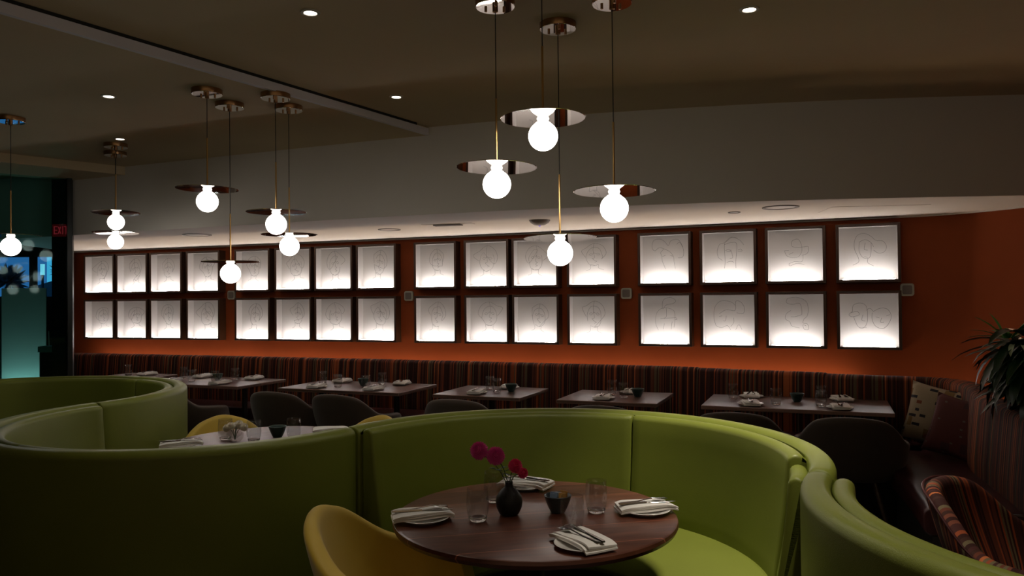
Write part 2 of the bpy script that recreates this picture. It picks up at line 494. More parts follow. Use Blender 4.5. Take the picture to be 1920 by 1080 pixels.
# dropped ceiling at the left, with its pale fascia and a dark strip painted as shade above it
E0, E1 = Vector((-4.9, -1.36)), Vector((-0.625, 5.685))
dirE = (E1 - E0).normalized(); nE = Vector((dirE.y, -dirE.x))
BK = spline([(-5.2, 7.62), (-4.27, 7.26), (-3.44, 6.90), (-1.98, 6.27), (-0.62, 5.71), (0.53, 5.34), (1.9, 5.06), (3.3, 4.93), (4.6, 4.88)], 6)
poly = [tuple(E0), tuple(E1), (-0.62, 5.80), (-1.98, 6.40), (-3.44, 7.05), (-5.2, 7.8), (-8.6, 8.0), (-8.6, -1.36)]
struct(MB().prism(poly, DROP, CEIL), 'ceiling_dropped', M['ceil'], smooth=False)
fa = [E0 + nE * 0.0, E1 + nE * 0.0, E1 + nE * 0.028, E0 + nE * 0.028]
struct(MB().prism([tuple(p) for p in fa], DROP - 0.004, CEIL - 0.016), 'trim_1', M['fascia'], smooth=False)
fa = [E0 + nE * 0.001, E1 - dirE * 0.14 + nE * 0.001, E1 - dirE * 0.14 + nE * 0.030, E0 + nE * 0.030]
struct(MB().prism([tuple(p) for p in fa], CEIL - 0.016, CEIL), 'trim_2', M['gap_shade'], smooth=False)
# bulkhead and soffit
sweep(BK, [(0, SOF + 0.0), (0.12, SOF + 0.0), (0.12, CEIL), (0, CEIL)]).build('wall_bulkhead', M['bulk'], angle=30)['kind'] = 'structure'
sp = [(p[0], p[1]) for p in BK] + [(4.6, 8.5), (-5.6, 10.5)]
mb = MB()
# soffit: strip between the bulkhead line and the back wall
q = [(p[0], p[1] + 0.005) for p in BK]
poly = q + [(4.6, 8.0), (2.0, 8.0), (-2.0, 9.4), (-5.6, 11.0)]
struct(MB().prism(poly, SOF - 0.001, SOF + 0.05), 'ceiling_soffit', M['soffit'], smooth=False)
# white edge bead of the soffit at the wall
sweep([(p[0], p[1]) for p in WP[:57]], [(-0.03, SOF - 0.012), (0.0, SOF - 0.012), (0.0, SOF + 0.01), (-0.03, SOF + 0.01)]).build('trim_3', M['soffit'])['kind'] = 'structure'
# left partition behind the glass corner, outer walls behind the camera
struct(MB().prism([(-4.115, 7.20), (-5.48, 9.60), (-5.56, 9.60), (-4.175, 7.20)], 0, 2.9), 'wall_partition', M['darkwall'], smooth=False)
struct(MB().box(-9, -4.6, 0, 5.2, -4.5, 2.9), 'wall_front', M['darkwall'], smooth=False)
struct(MB().box(-6.4, -4.5, 0, -6.3, 4.98, 2.9), 'wall_left', M['darkwall'], smooth=False)
# lower soffit above the glass corner
poly = [(-3.43, 6.93), (-4.14, 7.20), (-6.3, 5.2), (-6.3, 4.9), (-5.2, 5.1), (-4.1, 6.2)]
struct(MB().prism(poly, 2.665, DROP), 'trim_4', M['ceil'], smooth=False)

# ------------------------------------------------------------------ glazed corner at the left and, behind it, stand-ins for its reflections
G0, G1 = Vector((-6.3, 5.0)), Vector((-4.035, 7.08))
dG = (G1 - G0).normalized(); nG = Vector((-dG.y, dG.x))
def gl_pt(s, o=0): return G0 + dG * s + nG * o
LG = (G1 - G0).length
gw = empty('window_1'); gw['kind'] = 'structure'
mb = MB().prism([tuple(gl_pt(0)), tuple(gl_pt(LG)), tuple(gl_pt(LG, 0.012)), tuple(gl_pt(0, 0.012))], 0.05, 2.66)
mb.build('glass_pane', M['pane'], gw, smooth=False)
mb = MB()
for s in (0.0, 1.05, LG - 0.035):
    mb.prism([tuple(gl_pt(s, -0.02)), tuple(gl_pt(s + 0.04, -0.02)), tuple(gl_pt(s + 0.04, 0.03)), tuple(gl_pt(s, 0.03))], 0, 2.67)
mb.prism([tuple(gl_pt(0, -0.02)), tuple(gl_pt(LG, -0.02)), tuple(gl_pt(LG, 0.03)), tuple(gl_pt(0, 0.03))], 0, 0.06)
mb.build('window_frame', M['column'], gw, smooth=False)
struct(MB().prism([(-4.225, 7.10), (-4.05, 7.10), (-4.08, 7.20), (-4.225, 7.20)], 0, DROP), 'trim_5', M['column'], smooth=False)
# added vestibule: its dusk strip window stands in for reflections in the glass
VY = 9.0
mb = MB()
for (x0, x1, z0, z1) in ((-8.5, -6.9, 0, 2.9), (-6.9, -5.19, 0, 1.60), (-6.9, -5.19, 2.066, 2.9), (-5.62, -5.57, 1.6, 2.066)):
    mb.box(x0, VY, z0, x1, VY + 0.08, z1)
struct(mb, 'wall_vestibule', M['teal_dark'], smooth=False)
struct(MB().box(-8.6, 4.9, 0, -8.5, 9.1, 2.9), 'wall_vestibule_side', M['teal_dark'], smooth=False)
struct(MB().box(-8.5, 4.9, 0, -6.35, 4.98, 2.9), 'wall_vestibule_near', M['teal_dark'], smooth=False)
fp = empty('reflected_screen', (-5.66, 8.90, 0), 0, 'frosted teal screen behind the dark glazed corner, standing in for a reflection', 'glass screen')  # a bright reflection in the glass, built as a screen
MB().box(-0.21, -0.008, 0.26, 0.30, 0.008, 1.70).build('glass_panel', M['frost'], fp, smooth=False)
MB().box(-0.23, -0.21, 0.0, 0.32, 0.02, 0.26).build('base', M['column'], fp, smooth=False)
MB().box(-0.19, -0.20, 0.26, 0.28, -0.18, 0.29).build('led_strip', emat('added_teal_strip', (0.75, 1.0, 0.93), 70.0), fp, smooth=False)  # unseen strip added to brighten the foot of the screen
ex = empty('reflected_exit_sign', (-4.125, 7.085, 2.135), 0, 'dim red exit sign, a reflection in the glass built on the dark column', 'sign')  # a sign reflected in the glass, built as an object behind it
ex.scale = (0.72, 0.5, 0.72)
MB().box(-0.11, -0.02, 0.0, 0.11, 0.02, 0.155).build('sign_box', M['exit_box'], ex, smooth=False)
mb = MB()
def bar(x0, z0, x1, z1, th=0.011):
    mb.box(min(x0, x1) - th / 2, -0.026, min(z0, z1) - th / 2, max(x0, x1) + th / 2, -0.02, max(z0, z1) + th / 2)
ZB, ZT = 0.035, 0.125
bar(-0.085, ZB, -0.085, ZT); bar(-0.085, ZB, -0.05, ZB); bar(-0.085, ZT, -0.05, ZT); bar(-0.085, 0.08, -0.055, 0.08)
mb.add([(-0.040, -0.026, ZB), (-0.028, -0.026, ZB), (0.002, -0.026, ZT), (-0.010, -0.026, ZT), (-0.040, -0.02, ZB), (-0.028, -0.02, ZB), (0.002, -0.02, ZT), (-0.010, -0.02, ZT)], [(0, 1, 2, 3), (7, 6, 5, 4), (0, 3, 7, 4), (1, 5, 6, 2), (0, 4, 5, 1), (3, 2, 6, 7)])
mb.add([(-0.010, -0.026, ZB), (0.002, -0.026, ZB), (-0.028, -0.026, ZT), (-0.040, -0.026, ZT), (-0.010, -0.02, ZB), (0.002, -0.02, ZB), (-0.028, -0.02, ZT), (-0.040, -0.02, ZT)], [(0, 1, 2, 3), (7, 6, 5, 4), (0, 3, 7, 4), (1, 5, 6, 2), (0, 4, 5, 1), (3, 2, 6, 7)])
bar(0.022, ZB, 0.022, ZT)
bar(0.065, ZB, 0.065, ZT); bar(0.042, ZT, 0.088, ZT)
mb.build('lettering', M['exit'], ex, smooth=False)
sl = MB().box(-0.05, -0.02, 0, 0.05, 0.02, 0.07).build('indicator_light', M['exit_box'])
sl.location = (-5.48, 8.95, 2.20); tag(sl, 'small dim red reflection, built as a panel below and left of the exit sign', 'indicator light')
ped = empty('service_stand', (-4.67, 7.90, 0), 0, 'small dark service stand with pale top and two taper holders by the glazed corner', 'stand')
MB().box(-0.10, -0.10, 0, 0.05, 0.10, 1.03).build('cabinet', M['column'], ped, smooth=False, bevel=0.005)
MB().box(-0.11, -0.11, 1.03, 0.06, 0.11, 1.09).build('top', pmat('pale_teal_stone', (0.25, 0.5, 0.48), 0.5), ped, smooth=False)
MB().tube([(-0.06, 0, 1.09), (-0.065, 0, 1.24)], 0.005).build('taper', M['porcelain'], ped)
MB().tube([(0.0, 0, 1.09), (0.005, 0, 1.22)], 0.005).build('taper', M['porcelain'], ped)
# outside the strip window: a view added in place of reflections in the glass
MB().add([(-16, 20, 0), (-9, 20, 0), (-9, 20, 2.93), (-16, 20, 0.9), (-16, 20.8, 0), (-9, 20.8, 0), (-9, 20.8, 2.93), (-16, 20.8, 0.9)],
         [(0, 1, 2, 3), (4, 7, 6, 5), (0, 3, 7, 4), (1, 5, 6, 2), (3, 2, 6, 7), (0, 4, 5, 1)]).build('reflection_building', M['outbuild'], smooth=False)  # invented roof slope draws the slanted edge of a reflection
tag(bpy.data.objects['reflection_building'], 'dark low building with a sloping roof, standing in for a slanted reflection', 'building')
fc = MB().box(-12.75, 21.2, 0, -11.4, 21.5, 4.2).build('reflection_facade', M['facade'], smooth=False)  # glowing panel added for a blue window reflected in the glass
tag(fc, 'bright blue glowing facade standing in for a reflected window', 'facade')
def reflected_lamp(x, z0, z1, wd, mat, lab):
    t = empty('reflected_lamp', (x, 19.8, 0), 0, lab, 'reflected lamp')  # lamp seen as a reflection, set on an added post
    MB().tube([(0, 0, 0), (0, 0, z0)], 0.03, 8).build('post', M['column'], t)
    MB().box(-wd, -0.04, z0, wd, 0.04, z1).build('lamp_tube', mat, t, smooth=False)
reflected_lamp(-11.52, 2.47, 2.74, 0.06, M['tube'], 'bright white upright tube lamp of the reflected view, before the blue facade')
reflected_lamp(-12.02, 2.24, 2.52, 0.035, emat('pale_tube_lamp', (0.4, 0.85, 0.9), 0.8), 'dimmer pale tube lamp of the reflected view, left of the bright one')
def tree(name, x, y, zt, r, label, n=60, seed=1):
    g = random.Random(seed)
    t = empty(name, (x, y, 0), 0, label, 'tree')
    MB().tube([(0, 0, 0), (0.02, 0, zt - r)], 0.05, 8).build('trunk', M['trees'], t)
    mb_ = MB()
    for k in range(n):
        a = g.uniform(0, 2 * PI); e = g.uniform(-0.6, 1.4); l = r * g.uniform(0.6, 1.1)
        d = Vector((math.cos(a) * math.cos(e), math.sin(a) * math.cos(e), math.sin(e)))
        p = Vector((0, 0, zt - r)); s_ = d.orthogonal().normalized() * (r * 0.10)
        mb_.add([p, p + d * l * 0.5 + s_, p + d * l, p + d * l * 0.5 - s_], [(0, 1, 2, 3)])
    mb_.build('crown', M['trees'], t, smooth=False)
tree('palm_tree', -9.06, 15.5, 2.36, 0.22, 'dark spiky palm silhouette in front of the blue facade outside', 40, 3)
tree('bushy_tree', -10.75, 16.5, 2.40, 0.42, 'dark bushy tree outside the strip window, left side', 220, 5)

# ------------------------------------------------------------------ illuminated shadow boxes along the back wall
LED_PATH_LEN = 0
def wall_frame(x):
    y = wallY(x); s = -0.408 - 0.012 * x
    return Vector((x, y)), Vector((1, s)).normalized()
colX = [(-5.16, -4.80), (-4.69, -4.32), (-4.21, -3.84), (-3.71, -3.33), (-3.07, -2.69), (-2.57, -2.18), (-2.09, -1.70), (-1.60, -1.22),
        (-0.97, -0.58), (-0.45, -0.06), (0.02, 0.41), (0.53, 0.93), (1.15, 1.55), (1.65, 2.06), (2.15, 2.56), (2.66, 3.06)]
def smooth_poly(pts, sub=7): return spline([Vector(p) for p in pts], sub)
# line drawings: list of strokes in unit square (x right, y up)
D = {}
D[(12, 1)] = [[(.50, .30), (.44, .45), (.42, .58), (.40, .64), (.46, .72), (.36, .74), (.28, .68), (.22, .76), (.26, .90), (.40, .92), (.50, .85), (.56, .78), (.62, .88), (.76, .90), (.84, .80), (.88, .66), (.86, .54), (.76, .52)],
             [(.46, .72), (.58, .66), (.66, .56), (.68, .42), (.70, .30)], [(.44, .56), (.50, .58)], [(.60, .57), (.66, .56)], [(.74, .80), (.80, .84), (.86, .74)]]
D[(12, 0)] = [[(.42, .72), (.44, .90), (.58, .96), (.70, .90), (.66, .84), (.50, .80), (.44, .72)], [(.34, .28), (.28, .44), (.30, .62), (.38, .72), (.52, .74), (.66, .68), (.68, .52), (.66, .34)],
             [(.38, .52), (.70, .54)], [(.50, .74), (.50, .56), (.42, .52)], [(.44, .30), (.46, .42)], [(.60, .30), (.62, .46)], [(.70, .54), (.72, .50), (.68, .50)]]
D[(13, 1)] = [[(.42, .28), (.43, .44), (.42, .76), (.48, .84), (.58, .90), (.72, .84), (.80, .74)], [(.42, .76), (.56, .80), (.66, .76), (.64, .44), (.64, .28)],
             [(.30, .50), (.28, .62), (.32, .76), (.42, .80), (.54, .90), (.68, .88)], [(.30, .50), (.38, .44)], [(.44, .64), (.50, .66), (.54, .62), (.46, .62)],
             [(.54, .66), (.58, .50), (.52, .48)], [(.68, .64), (.74, .66), (.76, .62), (.68, .62)], [(.46, .40), (.54, .42), (.60, .40)]]
D[(13, 0)] = [[(.24, .38), (.20, .54), (.22, .76), (.34, .88), (.52, .86), (.62, .78), (.60, .68), (.44, .70), (.30, .62)], [(.62, .78), (.64, .88), (.74, .84), (.80, .72), (.76, .62), (.64, .64)],
             [(.24, .38), (.34, .34), (.46, .38), (.52, .30)], [(.30, .56), (.36, .58)], [(.44, .58), (.42, .48), (.38, .48)], [(.58, .54), (.58, .44), (.52, .36)], [(.62, .30), (.68, .40), (.74, .30)]]
D[(14, 1)] = [[(.30, .60), (.34, .50), (.44, .46), (.56, .48), (.62, .60), (.60, .74), (.54, .82), (.44, .78), (.44, .68), (.54, .66), (.64, .66), (.74, .66), (.72, .54), (.62, .50)],
             [(.30, .60), (.38, .60)], [(.38, .52), (.46, .56)], [(.64, .50), (.62, .38), (.48, .38), (.38, .34)], [(.38, .34), (.40, .30), (.52, .34), (.66, .32)]]
D[(14, 0)] = [[(.34, .92), (.32, .84), (.42, .80), (.56, .82), (.60, .70), (.60, .60)], [(.34, .92), (.52, .94), (.68, .86), (.72, .72), (.70, .58), (.64, .52)],
             [(.40, .68), (.32, .62), (.30, .52), (.38, .46), (.42, .38), (.56, .34)], [(.60, .60), (.48, .56), (.40, .56)], [(.64, .52), (.62, .44), (.70, .42), (.72, .32), (.64, .32), (.62, .40), (.68, .38)]]
D[(15, 1)] = [[(.24, .28), (.34, .34), (.33, .44), (.28, .56), (.27, .70), (.32, .84), (.44, .88), (.56, .82), (.64, .74), (.76, .72), (.82, .62), (.78, .52), (.68, .50), (.60, .56)],
             [(.36, .72), (.35, .56), (.40, .44), (.48, .40), (.54, .44), (.56, .58), (.56, .70)], [(.36, .72), (.46, .76), (.56, .70), (.60, .62)], [(.46, .70), (.44, .58), (.50, .56)], [(.44, .44), (.50, .42)], [(.50, .40), (.50, .32), (.60, .26)]]
D[(15, 0)] = [[(.22, .66), (.16, .60), (.22, .56), (.34, .60), (.30, .66), (.20, .64)], [(.22, .66), (.24, .78), (.36, .82), (.46, .76), (.48, .58), (.46, .42), (.38, .34), (.30, .40), (.24, .56)],
             [(.40, .60), (.38, .50), (.44, .48)], [(.46, .68), (.52, .72), (.58, .66)], [(.56, .64), (.56, .50), (.62, .38), (.74, .34), (.84, .44), (.88, .58), (.82, .70), (.70, .72), (.58, .66)],
             [(.62, .56), (.68, .54)], [(.80, .58), (.86, .60)], [(.72, .54), (.70, .46), (.76, .46)], [(.34, .36), (.46, .36)]]
def random_face(g):
    cx_, cy_ = g.uniform(.44, .54), g.uniform(.54, .60)
    rx, ry = g.uniform(.13, .18), g.uniform(.19, .25)
    tilt = g.uniform(-.25, .25)
    def T(x, y): return (cx_ + x * rx + y * ry * tilt * 0.6, cy_ + y * ry - x * rx * tilt)
    s = []
    n = 10; a0 = g.uniform(0, 6.28); gap = g.uniform(0.6, 1.5)
    s.append([T(math.cos(a0 + (6.28 - gap) * k / n) * g.uniform(.92, 1.08), math.sin(a0 + (6.28 - gap) * k / n) * g.uniform(.94, 1.06)) for k in range(n + 1)])
    side = g.choice((-1, 1)); hh = g.uniform(1.3, 1.55)
    s.append([s[0][0], T(-side * .9, -.3), T(-side * 1.5, .3), T(-side * 1.1, 1.1), T(0, hh), T(side * 1.1, 1.0), T(side * g.uniform(1.2, 2.0), g.uniform(.3, .8)), T(side * 1.1, .0)])
    s.append([T(0, hh), T(side * .15, .85), T(side * .1, .45), T(side * .0, -.1), T(side * .3, -.18)])
    s.append([T(-.45 + .2, .25), T(-.45, .15), T(-.45 - .2, .25), T(-.45, .36), T(-.2, .3), T(side * .1, .45), T(.2, .3), T(.45, .36), T(.45 + .22, .22), T(.45, .15), T(.28, .24)])
    s.append([T(side * .3, -.18), T(0, -.42), T(.3, -.52), T(0, -.62)])
    s.append([T(-1.0, -1.5), T(-.5, -1.3), T(-.5, -.85), min(s[0], key=lambda q_: q_[1]), T(.45, -.9), T(.5, -1.3), T(1.1, -1.5)])
    return s
W = 0.43; FR = 0.022; DP = 0.10
def frame_mesh():
    # local: x along wall, y = out of the wall is -y, z up, origin at lower left of the opening
    mb_ = MB()
    mb_.box(-FR, -DP - 0.006, -FR, 0, 0, W + FR); mb_.box(W, -DP - 0.006, -FR, W + FR, 0, W + FR)
    mb_.box(0, -DP - 0.006, -FR, W, 0, -0.003); mb_.box(0, -DP - 0.006, W + 0.003, W, 0, W + FR)
    return mb_
def lining_mesh():
    mb_ = MB(); e = 0.0015; A, B_ = e, W - e
    mb_.add([(A, -0.008, A), (B_, -0.008, A), (B_, -0.008, B_), (A, -0.008, B_)], [(0, 1, 2, 3)])
    for (a, b) in (((A, A), (B_, A)), ((B_, A), (B_, B_)), ((B_, B_), (A, B_)), ((A, B_), (A, A))):
        mb_.add([(a[0], -0.008, a[1]), (b[0], -0.008, b[1]), (b[0], -DP, b[1]), (a[0], -DP, a[1])], [(0, 1, 2, 3)])
    return mb_
bank_n = ['far left bank', 'left middle bank', 'right middle bank', 'right bank']
ordn = ['first', 'second', 'third', 'last']
names8 = {(12, 1): 'wire head with two puffs of hair', (12, 0): 'wire head under a tall topknot', (13, 1): 'wire face with a swept fringe', (13, 0): 'wire face with a side bun',
          (14, 1): 'wire chin and curl facing left', (14, 0): 'wire profile with thick looping hair', (15, 1): 'wire woman with long neck and ponytail', (15, 0): 'two wire faces side by side'}
gf = random.Random(21)
fm = lm = sm = None
for ci in range(16):
    xm = 0.5 * (colX[ci][0] + colX[ci][1]) + 0.042
    c, d = wall_frame(xm)
    rz = math.atan2(d.y, d.x)
    for row in (1, 0):
        z0 = 1.110 + row * 0.540
        p = c - d * (W / 2) + Vector((d.y, -d.x)) * 0.002
        if (ci, row) in names8:
            lab = 'lit box with %s, %s row of the right bank' % (names8[(ci, row)], 'upper' if row else 'lower')
        else:
            lab = 'lit box with wire face, %s row, %s from left in the %s' % ('upper' if row else 'lower', ordn[ci % 4], bank_n[ci // 4])
        t = empty('shadow_box', (p.x, p.y, z0), rz, lab, 'wall light box', 'illuminated line drawing boxes on the orange wall')
        t['row'] = row
        if fm is None:
            a_ = frame_mesh().build('frame', M['boxframe'], t, smooth=False, bevel=0.002)
            b_ = lining_mesh().build('white_lining', M['boxwhite'], t, smooth=False, recalc=False)
            c_ = MB().box(0.025, -DP + 0.004, 0.0025, W - 0.025, -DP + 0.012, 0.007).build('led_strip', M['led'], t, smooth=False)
            fm, lm, sm = a_, b_, c_
        else:
            for s_ in (fm, lm, sm):
                k_ = s_.copy(); COL.objects.link(k_); k_.parent = t
        dr = D.get((ci, row)) or random_face(gf)
        mb = MB()
        for st in dr:
            pts = smooth_poly([(u_ * W, -0.045 - 0.012 * math.sin(5 * u_ + 3 * v_), v_ * W) for u_, v_ in st], 6)
            mb.tube(pts, 0.0011, 5)
        mb.tube([(0.02 * W + 0.0, -0.010, 0.5 * W), (0.02 * W, -0.012, 0.5 * W)], 0.0005, 4)
        mb.build('wire_drawing', M['wire'], t)
for i, (x, z) in enumerate(((-3.17, 1.596), (-1.055, 1.562), (1.054, 1.563), (3.16, 1.566))):
    c, d = wall_frame(x)
    t = empty('wall_speaker', (c.x + d.y * 0.001, c.y - 0.001, z), math.atan2(d.y, d.x), 'small square grey wall device ' + ['left of the left middle bank of boxes', 'between the two middle banks of boxes', 'left of the right bank of boxes', 'right of the right bank of boxes'][i], 'wall device', 'small square wall devices between the banks')
    MB().prism([(a - 0.0, b) for a, b in rrect(-0.05, -0.05, 0.05, 0.05, 0.02)], 0, 0.025).xform(Matrix.Rotation(R(90), 4, 'X')).build('housing', M['plate_grey'], t, bevel=0.004)
    MB().prism(rrect(-0.035, -0.035, 0.035, 0.035, 0.012), 0.025, 0.028).xform(Matrix.Rotation(R(90), 4, 'X')).build('face_plate', M['vent'], t)

# ------------------------------------------------------------------ soffit and ceiling fittings
def vent(name, x, y, r, label, cat, kind):
    t = empty(name, (x, y, SOF - 0.001), 0, label, cat)
    if kind == 'round':
        MB().lathe([(r * 0.80, -0.001), (r * 0.84, -0.006), (r, -0.006), (r, 0.0)], 32).build('rim', M['vent'], t)
        MB().lathe([(0.0005, -0.0025), (r * 0.8, -0.0025), (r * 0.8, 0.0)], 32).build('grille', M['ventlight'], t)
    elif kind == 'dome':
        MB().lathe([(0.002, -0.045), (r * 0.5, -0.04), (r * 0.85, -0.022), (r, -0.004), (r, 0)], 32).build('dome', M['vent'], t)
        MB().sphere(0.008, (0, 0, -0.046), 10, 6).build('indicator_light', emat('blue_indicator', (0.25, 0.15, 1.0), 0.5), t)
    elif kind == 'slot':
        t.rotation_euler = (0, 0, R(-14))
        MB().box(-0.22, -0.05, -0.004, 0.22, 0.05, 0).build('plate', M['ventlight'], t, smooth=False)
        mb_ = MB()
        for k in range(4): mb_.box(-0.12, -0.036 + k * 0.02, -0.014, 0.12, -0.026 + k * 0.02, -0.004)
        mb_.build('louvre', M['vent'], t, smooth=False)
vent('ceiling_speaker', -2.95, 7.25, 0.13, 'round flush ceiling speaker in the soffit above the left boxes', 'ceiling speaker', 'round')
vent('ceiling_speaker', -1.09, 6.90, 0.10, 'round grey ceiling speaker in the soffit left of the slotted vent', 'ceiling speaker', 'round')
vent('slot_vent', -0.53, 6.46, 0, 'slotted rectangular air vent in the soffit left of the dark dome', 'vent', 'slot')
vent('dome_detector', 0.227, 6.20, 0.085, 'dark dome detector hanging under the soffit', 'detector', 'dome')
vent('soffit_cap', 1.66, 5.75, 0.045, 'tiny round cap in the soffit right of the pendants', 'ceiling fitting', 'round')
vent('ceiling_speaker', 1.90, 5.45, 0.125, 'large round ceiling speaker rim in the soffit above the right bank', 'ceiling speaker', 'round')
ap = MB().box(-0.33, -0.18, -0.002, 0.33, 0.18, 0).build('access_panel', M['soffit'], smooth=False, loc=(2.62, 5.60, SOF - 0.0015))
ap.rotation_euler = (0, 0, R(-8)); tag(ap, 'flush rectangular access panel in the soffit above the right boxes', 'access panel')

def downlight(x, y, z, power, label, cone=70, blend=0.7, col=(1.0, 0.89, 0.73)):
    t = empty('downlight', (x, y, z), 0, label, 'downlight', 'small recessed ceiling downlights')
    MB().lathe([(0.027, -0.002), (0.030, -0.006), (0.042, -0.005), (0.044, 0)], 28, closed_ends=False).build('trim_ring', M['trim'], t)
    MB().lathe([(0.0005, -0.0035), (0.027, -0.0035), (0.027, 0)], 28).build('lens', M['lens'], t)
    d = bpy.data.lights.new('bulb', 'SPOT'); d.energy = power; d.spot_size = R(cone); d.spot_blend = blend; d.color = col; d.shadow_soft_size = 0.025
    o = bpy.data.objects.new('bulb', d); o.location = (0, 0, -0.012); COL.objects.link(o); o.parent = t
    return t
downlight(-0.878, 3.396, CEIL, 16, 'recessed downlight at the top of the picture, left of the large pendants')
downlight(1.063, 3.409, CEIL, 165, 'recessed downlight at the top of the picture, right of the large pendants', cone=58, blend=0.9)
downlight(-0.713, 4.829, CEIL, 14, 'recessed downlight between the ceiling step and the large pendants')
downlight(-2.357, 4.526, DROP, 11, 'recessed downlight in the dropped ceiling left of the four clustered pendants')
downlight(-2.894, 5.716, DROP, 12, 'recessed downlight in the dropped ceiling above the far pair of pendants')
downlight(-1.10, 1.96, CEIL, 48, 'recessed downlight above the near booth back, out of frame', cone=54, blend=0.9)
downlight(0.95, 1.98, CEIL, 58, 'recessed downlight above the near right booth, out of frame')
downlight(2.9, 3.3, CEIL, 6, 'recessed downlight above the planter at the right, out of frame')

# ------------------------------------------------------------------ pendants
def pendant(x, y, ztop, zg, label, scale=1.0, tilt=(0, 0), rod=0.30):
    t = empty('pendant_lamp', (x, y, ztop), 0, label, 'pendant lamp', 'globe pendants with round metal discs')
    h = ztop - zg
    can = MB().lathe([(0.084, -0.028), (0.085, -0.026), (0.085, 0.0)], 40).build('canopy', M['brass_dark'], t)
    MB().lathe([(0.0005, -0.0300), (0.082, -0.0300), (0.084, -0.0282)], 40).build('canopy_plate', M['mirror'], can)
    mb_ = MB().lathe([(0.009, -0.052), (0.012, -0.050), (0.012, -0.030)], 14)
    for a in (0.6, 2.7, 4.8): mb_.lathe([(0.006, -0.042), (0.006, -0.030)], 10, (0.045 * math.cos(a), 0.045 * math.sin(a), 0))
    mb_.build('screw', M['brass_dark'], can)
    r = 0.06 * scale
    MB().tube([(0, 0, -0.05), (0, 0, -(h - r - rod))], 0.0022, 6).build('cord', M['cord'], t)
    MB().tube([(0, 0, -(h - r - rod - 0.005)), (0, 0, -(h - r - 0.008))], 0.0045, 8).build('rod', M['brass'], t)
    rd = 0.172 * scale
    disc = MB().lathe([(0.0005, -0.0015), (rd - 0.002, -0.0015), (rd, 0.0), (rd - 0.002, 0.0015), (0.0005, 0.0015)], 64).build('disc', M['mirror'], t, angle=25)
    disc.location = (0, 0, -(h - r - 0.012)); disc.rotation_euler = (R(tilt[0]), R(tilt[1]), 0)
    MB().lathe([(0.030 * scale, -0.018), (0.022 * scale, -0.012), (0.026 * scale, -0.002)], 28, (0, 0, -(h - r - 0.012))).build('collar', M['collar'], t)
    MB().sphere(r, (0, 0, -h), 32, 18).build('globe', M['globe'], t)
pendant(0.132, 3.12, CEIL, 2.184, 'largest globe pendant, highest of the four in front, banded reflections on its disc', 1.0, (-0.3, 0))
pendant(-0.060, 3.28, CEIL, 2.014, 'leftmost of the four front globe pendants, dark disc tipped down to the right', 1.0, (-0.9, 1.0))
pendant(0.435, 3.26, CEIL, 1.905, 'rightmost of the four front globe pendants, disc half pale and half dark', 1.0, (-1.2, 0.4))
pendant(0.224, 3.565, CEIL, 1.735, 'lowest of the four front globe pendants, thin white disc seen edge on', 0.98, (-2.0, -0.5))
pendant(-1.735, 4.41, DROP, 2.098, 'highest globe pendant of the middle cluster, dark disc', 1.0, (0, 1.0))
pendant(-1.718, 4.72, DROP, 1.697, 'lowest globe pendant of the middle cluster, hanging before the boxes', 1.0)
pendant(-1.376, 4.52, DROP, 1.975, 'upper of the two right hand globe pendants in the middle cluster', 1.0)
pendant(-1.380, 4.80, DROP, 1.866, 'lower of the two right hand globe pendants in the middle cluster', 1.0)
pendant(-3.020, 5.90, DROP, 2.140, 'upper globe pendant of the far left pair with a pale disc', 1.0, (-2.0, 0))
pendant(-3.190, 6.225, DROP, 2.015, 'lower globe pendant of the far left pair with a pale disc', 1.0, (-1.5, 0))
pendant(-3.26, 5.03, DROP, 1.897, 'globe pendant at the far left edge before the dark glazing', 1.0)

